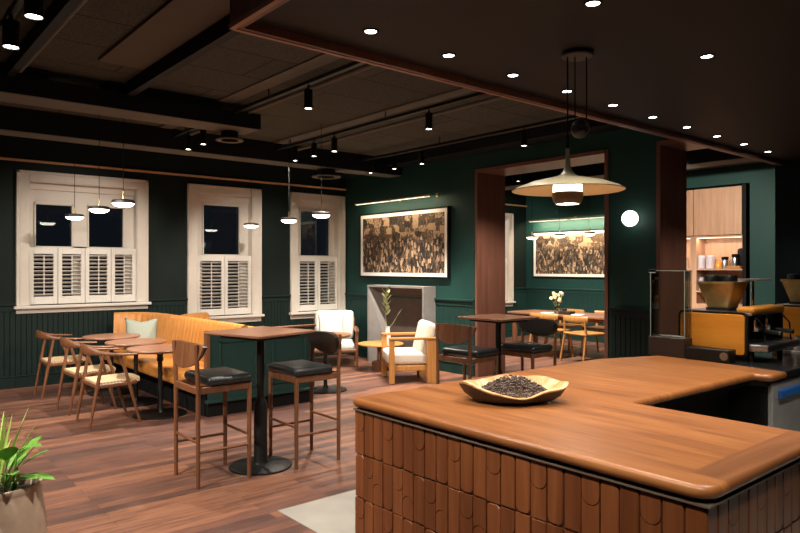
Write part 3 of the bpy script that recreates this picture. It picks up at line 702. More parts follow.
# round cafe tables
def make_round_table(label):
    t = thing('cafe_table', label, 'table', group='round cafe tables beside the banquette')
    b = NB(); lathe(b, [(0, .668), (.30, .668), (.325, .68), (.33, .69), (.326, .699), (0, .70)], n=48, close=False); obj('tabletop', b, 'tabletop', t)
    b = NB(); lathe(b, [(0, .668), (.11, .668), (.11, .655), (.035, .645), (.028, .60), (.024, .58), (.024, .06), (.04, .03)], n=24, close=False); lathe(b, [(.034, .56), (.034, .60)], n=24); obj('pole', b, 'black', t)
    b = NB(); lathe(b, [(0, .03), (.05, .03), (.25, .016), (.268, .010), (.27, 0), (0, 0)], n=40, close=False); obj('base', b, 'black', t)
    return t
rt = make_round_table('round walnut cafe table before the orange banquette, closest to the bar stool'); rt.location = (2.53, 6.92, 0)
dup(rt, (2.54, 7.70, 0), 0, 'round walnut cafe table before the orange banquette, middle of three')
dup(rt, (2.51, 8.50, 0), 0, 'round walnut cafe table before the orange banquette, closest to the wide window')
dup(rt, (4.62, 6.95, 0), 0, 'round walnut cafe table behind the upright bar stool, on the lounge side of the banquette')

# cafe armchairs, facing +x
def make_cafe_chair(label):
    t = thing('cafe_chair', label, 'chair', group='woven seat chairs facing the banquette')
    for s in (-1, 1):
        b = NB(); sweep(b, [(-.24, s * .225, 0), (-.18, s * .235, .35), (-.12, s * .245, .70)], [.0115, .018, .015], 10); obj('leg', b, 'chairwood', t)
        b = NB(); sweep(b, [(.24, s * .20, 0), (.14, s * .222, .36), (.04, s * .245, .685)], [.0115, .018, .014], 10); obj('leg', b, 'chairwood', t)
    b = NB()
    for s in (-1, 1): sweep(b, [(-.17, s * .232, .40), (.13, s * .222, .405)], [(.012, .02)] * 2, 8)
    sweep(b, [(-.175, -.235, .40), (-.175, .235, .40)], [(.012, .02)] * 2, 8); sweep(b, [(.13, -.222, .40), (.20, -.205, .41), (.245, 0, .415), (.20, .205, .41), (.13, .222, .40)], [(.012, .02)] * 5, 8)
    obj('seat_frame', b, 'chairwood', t)
    b = NB(); n = 10; top = []; bot = []
    for i in range(n + 1):
        for j in range(n + 1):
            u, v = i / n, 2 * j / n - 1
            x_ = -.165 + .43 * u - .03 * u * v * v; y_ = v * (.225 - .02 * u)
            z = .435 - .02 * (1 - v * v) * math.sin(math.pi * u) + .01 * u
            top.append(b.verts.new((x_, y_, z))); bot.append(b.verts.new((x_, y_, z - .03)))
    W = n + 1
    for i in range(n):
        for j in range(n):
            q = [i * W + j, (i + 1) * W + j, (i + 1) * W + j + 1, i * W + j + 1]; b.faces.new([top[k] for k in q]); b.faces.new([bot[k] for k in q[::-1]])
    for i in range(n):
        for a, c in ((i * W, (i + 1) * W), (i * W + n, (i + 1) * W + n), (i, i + 1), (n * W + i, n * W + i + 1)): b.faces.new((top[a], top[c], bot[c], bot[a]))
    obj('seat', b, 'cord', t)
    pts = [(.16, -.262, .690), (.05, -.275, .694), (-.08, -.272, .702), (-.19, -.235, .718), (-.265, -.15, .738), (-.295, -.05, .748), (-.295, .05, .748), (-.265, .15, .738), (-.19, .235, .718), (-.08, .272, .702), (.05, .275, .694), (.16, .262, .690)]
    rr = [(.016, .010), (.024, .012), (.020, .014), (.015, .022), (.015, .042), (.015, .050)]; rr = rr + rr[::-1]
    pts = [(p[0] + (.055 if p[0] < .1 else .025), p[1], p[2]) for p in pts]
    b = NB(); sweep(b, pts, rr, 12); obj('top_rail', b, 'chairwood', t)
    return t
cc = make_cafe_chair('walnut armchair with woven seat at the round table closest to the bar stool'); cc.location = (2.01, 6.90, 0)
dup(cc, (2.01, 7.68, 0), R(2), 'walnut armchair with woven seat, middle of the three facing the banquette')
dup(cc, (1.99, 8.74, 0), R(-2), 'walnut armchair with woven seat closest to the boarded wall under the wide window')

# bar tables and stools
def make_bar_table(label, w):
    t = thing('bar_table', label, 'bar table', group='square bar tables')
    b = NB(); layers(b, round_poly([(-w / 2, -w / 2), (w / 2, -w / 2), (w / 2, w / 2), (-w / 2, w / 2)], .02, 4), [(-.015, 1.028), (0, 1.036), (0, 1.047), (-.003, 1.05)]); obj('tabletop', b, 'tabletop', t)
    b = NB(); bx(b, (0, 0, 1.012), (w * .7, w * .7, .02), .004, 1); lathe(b, [(.10, 1.015), (.030, .99), (.028, .56), (.030, .53), (.050, .48), (.052, .44), (.052, .05), (.065, .025)], n=24); obj('pole', b, 'black', t)
    b = NB(); lathe(b, [(0, .032), (.07, .03), (.225, .018), (.24, .011), (.242, 0), (0, 0)], n=48, close=False); obj('base', b, 'black', t)
    return t
bt = make_bar_table('square walnut bar table on a black pole before the panelled banquette end', .61); bt.location = (2.47, 4.62, 0); bt.rotation_euler[2] = R(16)
bt2 = dup(bt, (5.0, 4.42, 0), 0, 'square walnut bar table before the walnut portal, between dark stools'); bt2.scale = (.95, .95, 1)
def make_stool(label):
    t = thing('bar_stool', label, 'bar stool', group='walnut bar stools with black leather seats')
    for s in (-1, 1):
        b = NB(); sweep(b, [(-.20, s * .20, 0), (-.20, s * .20, .72), (-.215, s * .20, 1.005)], [.0145, .0165, .0145], 12); obj('leg', b, 'chairwood', t)
        b = NB(); sweep(b, [(.19, s * .20, 0), (.19, s * .20, .70)], [.0145, .0175], 12); obj('leg', b, 'chairwood', t)
    b = NB()
    for s in (-1, 1): b3(b, -.20, .19, s * .20 - .011, s * .20 + .011, .655, .705, .005, 1)
    for x_ in (-.20, .19): b3(b, x_ - .011, x_ + .011, -.20, .20, .655, .705, .005, 1)
    obj('seat_frame', b, 'chairwood', t)
    for s in (-1, 1):
        b = NB(); sweep(b, [(-.20, s * .20, .25), (.19, s * .20, .25)], .010, 10); obj('stretcher', b, 'chairwood', t)
    for x_, z in ((-.20, .32), (.19, .32)):
        b = NB(); sweep(b, [(x_, -.20, z), (x_, .20, z)], .010, 10); obj('stretcher', b, 'chairwood', t)
    b = NB(); bx(b, (.04, 0, .736), (.355, .455, .064), .031, 5)
    for v in b.verts:
        if v.co.z > .74: v.co.z += .022 * (1 - ((v.co.x - .04) / .18) ** 2) * (1 - (v.co.y / .23) ** 2)
    obj('seat_cushion', b, 'leather', t)
    def shell(off0, off1, zlo, zhi, yw, mat, nm):
        b = NB(); n = 24; m_ = 8; rings = []
        for i in range(n + 1):
            v = 2 * i / n - 1; y_ = v * yw
            bow = -.192 - .045 * (1 - v * v)
            lo = zlo + .085 * abs(v) ** 2.6; hi = zhi - .028 * (1 - abs(v)) ** 1 * .0 - .012 * v * v
            if abs(v) > .92: lo += .02; hi -= .012
            ring = []
            for k in range(m_ + 1): ring.append((bow + off0 + .02 * (k / m_ - .5), y_, lo + (hi - lo) * k / m_))
            for k in range(m_, -1, -1): ring.append((bow + off1 + .02 * (k / m_ - .5), y_, lo + (hi - lo) * k / m_))
            rings.append([b.verts.new(p) for p in ring])
        for a, c in zip(rings, rings[1:]):
            for k in range(len(a)): b.faces.new((a[k], a[(k + 1) % len(a)], c[(k + 1) % len(a)], c[k]))
        b.faces.new(rings[0]); b.faces.new(rings[-1])
        return obj(nm, b, mat, t)
    shell(0, .016, .83, 1.012, .238, 'chairwood', 'backrest')
    shell(.016, .040, .85, 1.008, .232, 'leather', 'back_pad')
    return t
st = make_stool('walnut bar stool with its wooden back to the cafe chairs, by the banquette'); st.location = (2.08, 4.62, 0)
dup(st, (2.83, 4.57, 0), R(180), 'bar stool with black back pad facing the bar table by the banquette')
dup(st, (4.56, 4.42, 0), R(4), 'dark bar stool showing its curved wooden back beside the cream armchair')
dup(st, (5.30, 4.30, 0), R(184), 'bar stool with black back pad in front of the walnut portal')

# ================================================================ LOUNGE CORNER
fp = thing('fireplace_surround', 'grey splayed stone fireplace surround below the wide collage', 'fireplace', (6.66, 7.925, 0))
fx0, fx1, fy0, fy1, fz = 6.54, 6.79, 7.24, 8.61, 1.25
b = NB(); V = lambda *p: b.verts.new(p)
iy0, iy1, iz, ib0, ib1, ix = fy0 + .15, fy1 - .15, fz - .16, fy0 + .36, fy1 - .36, fx1 - .03
o_ = [V(fx0, fy0, 0), V(fx0, fy0, fz), V(fx0, fy1, fz), V(fx0, fy1, 0)]
r_ = [V(fx0, fy0 + .03, 0), V(fx0, fy0 + .03, fz - .03), V(fx0, fy1 - .03, fz - .03), V(fx0, fy1 - .03, 0)]
i_ = [V(ix, ib0, 0), V(ix, iy0, iz), V(ix, iy1, iz), V(ix, ib1, 0)]
k_ = [V(fx1, fy0, 0), V(fx1, fy0, fz), V(fx1, fy1, fz), V(fx1, fy1, 0)]
for a, c in ((o_, r_), (r_, i_), (k_, o_)):
    for k in range(3):
        f = b.faces.new((a[k], a[k + 1], c[k + 1], c[k])); f.material_index = 1 if (a is r_ and k == 1) else 0  # top splay brown: its unlit underside is put into the colour
obj('surround', b, ['greyst', 'firebrown'], fp, world=True, smooth=0)
b = NB(); b.faces.new([b.verts.new(p) for p in ((ix - .004, ib0 + .002, 0), (ix - .004, iy0 + .002, iz - .002), (ix - .004, iy1 - .002, iz - .002), (ix - .004, ib1 - .002, 0))])
ret = bmesh.ops.extrude_face_region(b, geom=list(b.faces)); bmesh.ops.translate(b, vec=(.012, 0, 0), verts=[v for v in ret['geom'] if isinstance(v, bmesh.types.BMVert)])
obj('firebox_panel', b, 'firebrown', fp, world=True, smooth=0)

# oak armchair (local: faces +x)
def armchair():
    t = thing('lounge_armchair', 'light oak armchair with cream cushions before the fireplace', 'armchair', (5.92, 6.87, 0), R(150))
    w, d = .33, .31
    for s in (-1, 1):
        b = NB(); bx(b, (d - .03, s * w, .29), (.075, .05, .58), .006, 1); obj('leg', b, 'oak', t)
        b = NB(); bx(b, (-d + .05, s * w, .29), (.14, .05, .58), .006, 1); obj('leg', b, 'oak', t)
        b = NB(); bx(b, (0, s * w, .595), (2 * d + .02, .075, .032), .008, 2); obj('armrest', b, 'oakx', t)
    b = NB()
    for x_ in (d - .05, -d + .06): bx(b, (x_, 0, .20), (.03, 2 * w, .07), .005, 1)
    for s in (-1, 1): bx(b, (0, s * (w - .03), .20), (2 * d - .1, .025, .07), .005, 1)
    bx(b, (0, 0, .225), (2 * d - .08, 2 * w - .07, .02))
    bx(b, (-d + .03, 0, .50), (.03, 2 * w - .05, .12), .005, 1, Matrix.Rotation(R(-12), 4, 'Y')); obj('frame', b, 'oak', t)
    b = NB(); bx(b, (.03, 0, .325), (.58, .58, .17), .05, 4); obj('seat_cushion', b, 'cream', t)
    b = NB(); bx(b, (-.225, 0, .58), (.15, .57, .44), .055, 4, Matrix.Rotation(R(-14), 4, 'Y')); obj('back_cushion', b, 'cream', t)
armchair()
# second lounge chair by the last window
def easy_chair():
    t = thing('easy_chair', 'dark wood easy chair with off white cushions under the last window', 'armchair', (5.9, 8.62, 0), R(-124))
    w, d = .34, .33
    for s in (-1, 1):
        b = NB(); sweep(b, [(d, s * w, 0), (d - .03, s * w, .55)], [.018, .022], 10); obj('leg', b, 'walnut', t)
        b = NB(); sweep(b, [(-d - .06, s * w, 0), (-d + .05, s * w, .57)], [.018, .022], 10); obj('leg', b, 'walnut', t)
        b = NB(); sweep(b, [(d + .03, s * w, .555), (0, s * w, .58), (-d, s * w, .57)], [(.03, .014), (.036, .014), (.028, .014)], 10); obj('armrest', b, 'walnut', t)
        for q in (.12, -.06): 
            b = NB(); sweep(b, [(q, s * w, .28), (q - .02, s * w, .57)], .011, 8); obj('arm_spindle', b, 'walnut', t)
    b = NB()
    for s in (-1, 1): sweep(b, [(d - .01, s * w, .26), (-d, s * w, .22)], [(.014, .028)] * 2, 8)
    sweep(b, [(d - .01, -w, .26), (d - .01, w, .26)], [(.014, .03)] * 2, 8); sweep(b, [(-d, -w, .22), (-d, w, .22)], [(.014, .03)] * 2, 8)
    for k in range(5): sweep(b, [(-.24 + .12 * k, -w, .235), (-.24 + .12 * k, w, .235)], .01, 6)
    obj('seat_frame', b, 'walnut', t)
    b = NB()
    for z in (.40, .52, .64): sweep(b, [(-d - .01 - (z - .4) * .3, -w + .02, z), (-d - .01 - (z - .4) * .3, w - .02, z)], [(.010, .02)] * 2, 8)
    for s in (-1, 1): sweep(b, [(-d + .03, s * (w - .02), .22), (-d - .10, s * (w - .02), .72)], .014, 8)
    obj('back_frame', b, 'walnut', t)
    b = NB(); bx(b, (.03, 0, .325), (.60, .60, .13), .05, 4); obj('seat_cushion', b, 'offwhite', t)
    b = NB(); bx(b, (-.26, 0, .615), (.14, .62, .46), .06, 4, Matrix.Rotation(R(-15), 4, 'Y')); obj('back_cushion', b, 'offwhite', t)
    return t
easy_chair()
pillow('cushion', 'white pillow resting on the easy chair under the last window', 'offwhite', .42, .40, .13, (5.82, 8.60, .62), R(-18), R(-36))

# low table with dried stem
t = thing('coffee_table', 'low round wooden coffee table on a drum foot beside the fireplace', 'table', (6.16, 7.78, 0))
b = NB(); lathe(b, [(0, .372), (.33, .376), (.345, .388), (.34, .40), (0, .402)], n=48, close=False); obj('tabletop', b, 'oakx', t)
b = NB(); lathe(b, [(.05, .375), (.05, .14), (.06, .12)], n=20); obj('pole', b, 'chairwood', t)
b = NB(); lathe(b, [(0, .13), (.125, .13), (.135, .12), (.135, 0), (0, 0)], n=32, close=False); obj('drum_foot', b, 'chairwood', t)
t = thing('bud_vase', 'pale bud vase with tall sage stem on the low wooden table', 'vase', (6.20, 7.66, .402))
b = NB(); lathe(b, [(0, 0), (.045, 0), (.05, .05), (.042, .14), (.03, .20), (.033, .25), (.027, .25), (.024, .20), (.03, .14), (0, .1)], n=24, close=False); obj('vessel', b, 'ceramic', t)
def leaf(bm, base, d, ln, wd, droop=.2, mi=0, fold=.15):
    d = Vector(d).normalized(); side = d.cross(Vector((0, 0, 1)))
    if side.length < .1: side = Vector((1, 0, 0))
    side.normalize(); upv = side.cross(d).normalized(); n = 7; L_, Rr, Cc = [], [], []
    for k in range(n + 1):
        u = k / n; p = Vector(base) + d * ln * u + Vector((0, 0, -droop * ln * u * u)); w = wd * (math.sin(math.pi * min(1, u * .94 + .06)) ** .8) * (.5 if k == 0 else 1)
        if k == n: w = .0005
        Cc.append(bm.verts.new(p - upv * fold * w)); L_.append(bm.verts.new(p + side * w)); Rr.append(bm.verts.new(p - side * w))
    for k in range(n):
        for a, c in ((L_, Cc), (Cc, Rr)):
            f = bm.faces.new((a[k], a[k + 1], c[k + 1], c[k])); f.material_index = mi
b = NB(); vt = Vector((0, 0, .2))
sweep(b, [vt, vt + Vector((-.02, .03, .2)), vt + Vector((.0, .02, .45)), vt + Vector((-.01, .0, .62))], [.004, .004, .003, .002], 6)
sweep(b, [vt, vt + Vector((.05, -.08, .12)), vt + Vector((.10, -.17, .30))], [.004, .003, .002], 6)
obj('stem', b, 'leafdry', t)
for k in range(14):
    b = NB(); z = .22 + .027 * k; a = k * 2.3
    leaf(b, vt + Vector((-.01, .02, z)), (math.cos(a) * .6, math.sin(a) * .6, .8), .13, .032, .1); obj('leaf', b, 'leafdry', t)
b = NB(); leaf(b, vt + Vector((.07, -.12, .2)), (.3, -.5, .8), .16, .02, .0); obj('leaf', b, 'leafdry', t)

# ================================================================ POTTED PLANT
t = thing('potted_plant', 'mixed leafy plant in a ribbed sandy pot at the picture corner', 'potted plant', (.57, 3.57, 0)); t.scale = (.86, .86, 1.05)
prof = [(0, 0), (.165, 0), (.175, .01)]
for k in range(46): z = .02 + k * .0102; rr = .172 + .034 * math.sin(math.pi * min(1, z / .52)) + (0, .003)[k % 2]; prof.append((rr, z))
prof += [(.188, .492), (.184, .505), (.172, .507), (.162, .50), (.160, .45), (0, .45)]
b = NB(); lathe(b, prof, n=48, close=False); obj('pot', b, 'potclay', t, smooth=60)
b = NB(); lathe(b, [(0, .448), (.161, .455), (.161, .462), (.08, .475), (0, .478)], n=32, close=False); obj('soil', b, 'soil', t)
rnd = random.Random(3)
for az, el, ln, wd, z in [(-48, 22, .13, .040, .66), (-28, 38, .17, .036, .57), (-42, 10, .17, .034, .54), (-62, 25, .16, .036, .52), (10, 45, .16, .036, .60), (60, 30, .18, .04, .55), (120, 30, .18, .04, .55), (200, 30, .18, .04, .55), (270, 25, .17, .036, .56), (-90, 45, .15, .036, .62), (-120, 10, .17, .036, .54)]:
    a, e = R(az), R(el); d = Vector((math.cos(a) * math.cos(e), math.sin(a) * math.cos(e), math.sin(e)))
    base = Vector((0, 0, .47)) + Vector((d.x, d.y, 0)) * .06
    mid = Vector((0, 0, z)) + Vector((d.x, d.y, 0)) * .09
    b = NB(); sweep(b, [base, (base + mid) / 2 + Vector((0, 0, .02)), mid], [.006, .005, .004], 6); leaf(b, mid, d, ln * 1.2, wd * 1.3, .25); obj('broad_leaf', b, 'leafa', t, smooth=180)
for k in range(34):
    a = rnd.uniform(0, 6.28); e = rnd.uniform(.85, 1.45); d = Vector((math.cos(a) * math.cos(e), math.sin(a) * math.cos(e), math.sin(e)))
    b = NB(); leaf(b, Vector((-.03, .05, .47)) + Vector((d.x, d.y, 0)) * .05, d, rnd.uniform(.32, .50), .010, rnd.uniform(.1, .4), fold=.5); obj('blade_leaf', b, 'leafb', t, smooth=180)

# ================================================================ BAR COUNTER
CZ = .92
bc = thing('bar_counter', 'long wooden bar counter with tiled brown front', 'bar counter', (1.873, 1.7, 0))
outline = [(1.865, .857), (2.803, .857), (2.803, 1.651), (4.09, 1.63), (4.11, 1.535), (4.32, 1.535), (4.46, 2.40), (3.92, 2.592), (1.865, 2.592)]
poly = round_poly(outline, [.07, .045, .02, .015, .04, 0, 0, .08, .036], 7)
b = NB(); r_ = .019
st_ = [(-.012, CZ - .042)] + [(-r_ + r_ * math.cos(a), CZ - .021 + (.021 if a > 0 else .020) * math.sin(a)) for a in [R(x_) for x_ in (-75, -50, -25, 0, 25, 50, 70, 90)]]
layers(b, poly, st_ + [(-r_ - .006, CZ)]); b.normal_update(); bmesh.ops.triangulate(b, faces=[f for f in b.faces if len(f.verts) > 8]); obj('countertop', b, 'countertop', bc, smooth=50).location = -Vector(bc.location)
# keep the grain mask in world units
b = NB(); inner = [(1.895, .887), (2.77, .887), (2.77, 1.68), (4.08, 1.66), (4.13, 1.57), (4.30, 1.57), (4.43, 2.37), (3.9, 2.56), (1.895, 2.56)]; layers(b, inner, [(0, CZ - .072), (0, CZ - .04)]); obj('shadow_gap', b, 'matte', bc, world=True, smooth=0)
b = NB(); ring = [(1.876, .868), (2.79, .868), (2.79, .885), (1.895, .885), (1.895, 2.565), (3.9, 2.565), (3.9, 2.583), (1.876, 2.583)]
layers(b, ring, [(0, .8605), (0, .867)]); obj('metal_strip', b, 'bronze', bc, world=True, smooth=0)
b = NB()
b3(b, 1.892, 2.74, .892, 2.50, 0, .862); b3(b, 1.892, 4.12, 1.80, 2.57, 0, .862); b3(b, 4.12, 4.4, 2.25, 2.57, 0, .862); obj('carcass', b, 'grout', bc, world=True, smooth=0)
b = NB(); b3(b, 2.74, 2.745, .92, 1.79, .08, .84); b3(b, 2.75, 4.12, 1.795, 1.80, .08, .84); obj('dark_void_face', b, 'matte', bc, world=True, smooth=0)  # black sheets paint the shade of the open space under the bar
def tiles(s0, s1, ztop, fn, seed):
    b = NB(); rnd = random.Random(seed); n = round((s1 - s0) / .0702); w = (s1 - s0) / n; g = .0024; rows = 4; hh = .2085
    def strip(lo, hi, dep):
        """tile between two point rows that share their u values"""
        for q0, q1 in ((0, 0), ):
            A = [[b.verts.new(fn(p[0], p[1], d)) for p in row] for row in (lo, hi) for d in (0, dep)]
        l0, l1, h0, h1 = A; m_ = len(lo) - 1
        for k in range(m_):
            b.faces.new((l1[k], l1[k + 1], h1[k + 1], h1[k])); b.faces.new((l0[k], l0[k + 1], l1[k + 1], l1[k])); b.faces.new((h1[k], h1[k + 1], h0[k + 1], h0[k]))
        for k in (0, m_): b.faces.new((l0[k], l1[k], h1[k], h0[k]))
    for i in range(n):
        a0, a1 = s0 + i * w + g, s0 + (i + 1) * w - g
        cx, rr = (a0 + a1) / 2, (a1 - a0) / 2
        for j in range(rows):
            z1 = ztop - j * hh - g; z0 = max(ztop - (j + 1) * hh + g, .012)
            if z1 - z0 < .03: continue
            dep = .008 + rnd.uniform(-.0008, .0008); full = z1 - z0 > .15
            e = .0035
            def body(p): layers(b, p, [(0, 0), (0, dep - .004), (-.0020, dep - .0012), (-.0045, dep)], fn)
            k = (i + (1 if j % 2 else 0)) % 3
            if full and (k == 2 or (k == 1 and j % 2)):
                cut = z1 - .062 if k == 2 else z0 + .062; sg = -1 if k == 2 else 1
                xs = [a0 + (a1 - a0) * (1 - math.cos(math.pi * q / 14)) / 2 for q in range(15)]
                R1, R2 = rr, rr + e
                c1 = [(x_, cut + sg * math.sqrt(max(0, R1 * R1 - (x_ - cx) ** 2))) for x_ in xs]
                c2 = [(x_, cut + sg * math.sqrt(max(0, R2 * R2 - (x_ - cx) ** 2))) for x_ in xs]
                if k == 2: strip(c1, [(x_, z1) for x_ in xs], dep); strip([(x_, z0) for x_ in xs], c2, dep)
                else: strip([(x_, z0) for x_ in xs], c1, dep); strip(c2, [(x_, z1) for x_ in xs], dep)
            else:
                r1, r2 = (.022, .004) if (i + j) % 2 else (.004, .022)
                body(round_poly([(a0, z0), (a1, z0), (a1, z1), (a0, z1)], [r1, r1, r2, r2], 5))
    return b
obj('tile_front', tiles(.875, 2.578, .86, lambda u, v, w: (1.892 - w, u, v), 1), 'tile', bc, world=True, smooth=25)
obj('tile_end', tiles(1.895, 2.74, .86, lambda u, v, w: (u, .892 - w, v), 2), 'tile', bc, world=True, smooth=25)
obj('tile_back', tiles(1.905, 4.3, .86, lambda u, v, w: (u, 2.57 + w, v), 3), 'tile', bc, world=True, smooth=25)

# stone worktop with refrigerator under it
t = thing('stone_worktop', 'black stone worktop carrying the coffee machines behind the wooden bar', 'worktop', (5.7, 2.0, 0))
b = NB(); layers(b, [(4.325, 1.54), (8.3, 1.54), (8.3, 2.42), (4.463, 2.42)], [(0, CZ - .04), (0, CZ - .003), (-.003, CZ)]); obj('slab', b, 'stone', t, world=True, smooth=0)
b = NB(); b3(b, 5.0, 8.25, 1.62, 2.38, 0, CZ - .04); b3(b, 4.47, 5.0, 2.25, 2.38, 0, CZ - .04); obj('cabinet', b, 'matte', t, world=True, smooth=0)
t = thing('under_counter_fridge', 'stainless refrigerator with blue handle under the stone worktop', 'refrigerator', (4.56, 1.86, 0))
b = NB(); b3(b, 4.145, 4.98, 1.585, 2.2, .08, .875, .006, 1); b3(b, 4.18, 4.95, 1.62, 2.2, 0, .08); obj('body', b, 'matte', t, world=True, smooth=0)  # body black: shade of the recess is put into its colour
b = NB(); b3(b, 4.16, 4.97, 1.555, 1.585, .12, .865, .006, 1); obj('door', b, 'fridge', t, world=True, smooth=0)
b = NB(); b3(b, 4.24, 4.9, 1.535, 1.56, .765, .815, .006, 1); obj('handle', b, 'blue', t, world=True, smooth=0)

# bowl of beans
def bowl():
    u_ax = Vector((.7654, -.6436, 0)); v_ax = Vector((.6436, .7654, 0)); c0 = Vector((2.385, 2.02, CZ))
    t = thing('wooden_bowl', 'live edge wooden bowl on the bar, full of beans', 'bowl', c0)
    n = 72; rndp = [random.uniform(0, 6.28) for _ in range(6)]
    def rad(a): return 1 + .05 * math.sin(2 * a + rndp[0]) + .045 * math.sin(3 * a + rndp[1]) + .03 * math.sin(5 * a + rndp[2]) + .015 * math.sin(9 * a + rndp[3])
    def rim(a): return .082 + .018 * math.sin(a) + .012 * math.sin(2 * a + 1.0) + .010 * math.sin(3 * a + rndp[4]) + .004 * math.sin(7 * a + rndp[5])
    def ringpt(a, s, z): return u_ax * (.245 * rad(a) * s * math.cos(a)) + v_ax * (.155 * rad(a) * s * math.sin(a)) + Vector((0, 0, z))
    def surf(b, rows):
        rr = [[b.verts.new(ringpt(2 * math.pi * k / n, s, f(2 * math.pi * k / n))) for k in range(n)] for s, f in rows]
        for a, c in zip(rr, rr[1:]):
            for k in range(n): b.faces.new((a[k], a[(k + 1) % n], c[(k + 1) % n], c[k]))
        return rr
    b = NB(); rr = surf(b, [(.50, lambda a: 0), (.72, lambda a: .012), (.88, lambda a: rim(a) * .45), (.985, lambda a: rim(a) * .9)]); b.faces.new(rr[0]); obj('bark', b, 'bark', t)
    b = NB(); rr = surf(b, [(.985, lambda a: rim(a) * .9), (1.0, lambda a: rim(a)), (.92, lambda a: rim(a) + .002), (.78, lambda a: rim(a) * .72), (.55, lambda a: .03), (.2, lambda a: .02)]); b.faces.new(rr[-1]); obj('inside', b, 'bowlin', t)
    b = NB(); rb = random.Random(5)
    for k in range(1900):
        a = rb.uniform(0, 6.28); s = math.sqrt(rb.random()) * .72
        p = c0 + u_ax * (.245 * s * math.cos(a)) + v_ax * (.155 * s * math.sin(a)) + Vector((0, 0, .03 + .085 * max(0, 1 - (s / .74) ** 1.6) * rb.uniform(.35, 1) + .010))
        tt = bmesh.new(); bmesh.ops.create_uvsphere(tt, u_segments=6, v_segments=4, radius=1)
        m = Matrix.Translation(p) @ Matrix.Rotation(rb.uniform(0, 6.28), 4, 'Z') @ Matrix.Rotation(rb.uniform(0, 3), 4, 'X') @ Matrix.Diagonal((.0062, .0045, .0034, 1))
        add(b, tt, m)
    o = obj('coffee_beans', b, 'bean', None, smooth=180); tag(o, 'heap of roasted coffee beans inside the live edge bowl', 'coffee beans', kind='stuff')
bowl()

# glass display on dark box, and low box with round emblem
t = thing('display_case', 'dark box with upright glass screen at the far end of the wooden bar', 'display case', (4.50, 2.2, CZ))
b = NB(); b3(b, 4.405, 4.512, 2.205, 2.475, CZ, CZ + .135, .005, 1); obj('box', b, 'darkbox', t, world=True, smooth=0)
b = NB(); b3(b, 4.41, 4.418, 2.21, 2.46, CZ + .13, CZ + .60); obj('glass_front', b, 'clear', t, world=True, smooth=0)
b = NB(); b3(b, 4.418, 4.51, 2.21, 2.218, CZ + .13, CZ + .60); obj('glass_side', b, 'clear', t, world=True, smooth=0)
b = NB(); b3(b, 4.418, 4.51, 2.452, 2.46, CZ + .13, CZ + .60); obj('glass_side', b, 'clear', t, world=True, smooth=0)
b = NB()
for a in ((2.208, 2.213), (2.4575, 2.462)): b3(b, 4.4085, 4.4135, *a, CZ + .135, CZ + .602)
b3(b, 4.4085, 4.4135, 2.213, 2.4575, CZ + .598, CZ + .602); b3(b, 4.4135, 4.51, 2.2085, 2.2125, CZ + .598, CZ + .602); b3(b, 4.507, 4.511, 2.2085, 2.2125, CZ + .135, CZ + .6)
obj('glass_edge', b, 'glassedge', t, world=True, smooth=0)
b = NB(); b3(b, 4.404, 4.425, 2.42, 2.472, CZ + .585, CZ + .612, .003, 1); obj('corner_clip', b, 'chrome', t, world=True, smooth=0)
b = NB(); b3(b, 4.42, 4.505, 2.225, 2.445, CZ + .135, CZ + .142); obj('tray', b, 'ceramic', t, world=True, smooth=0)
t = thing('low_box', 'low black box with a round emblem before the orange machine panel', 'box', (4.45, 2.05, CZ))
b = NB(); b3(b, 4.385, 4.49, 1.90, 2.195, CZ, CZ + .085, .008, 2); obj('body', b, 'black', t, world=True, smooth=0)
b = NB(); lathe(b, [(.016, 0), (.026, 0), (.026, .003), (.016, .003)], n=24); bx(b, (0, 0, .0015), (.044, .007, .003), rot=Matrix.Rotation(R(45), 4, 'Z')); bmesh.ops.rotate(b, cent=(0, 0, 0), matrix=Matrix.Rotation(R(-90), 3, 'Y'), verts=b.verts); bmesh.ops.translate(b, vec=(4.385, 1.935, CZ + .043), verts=b.verts); obj('emblem', b, 'bronze', t, world=True)

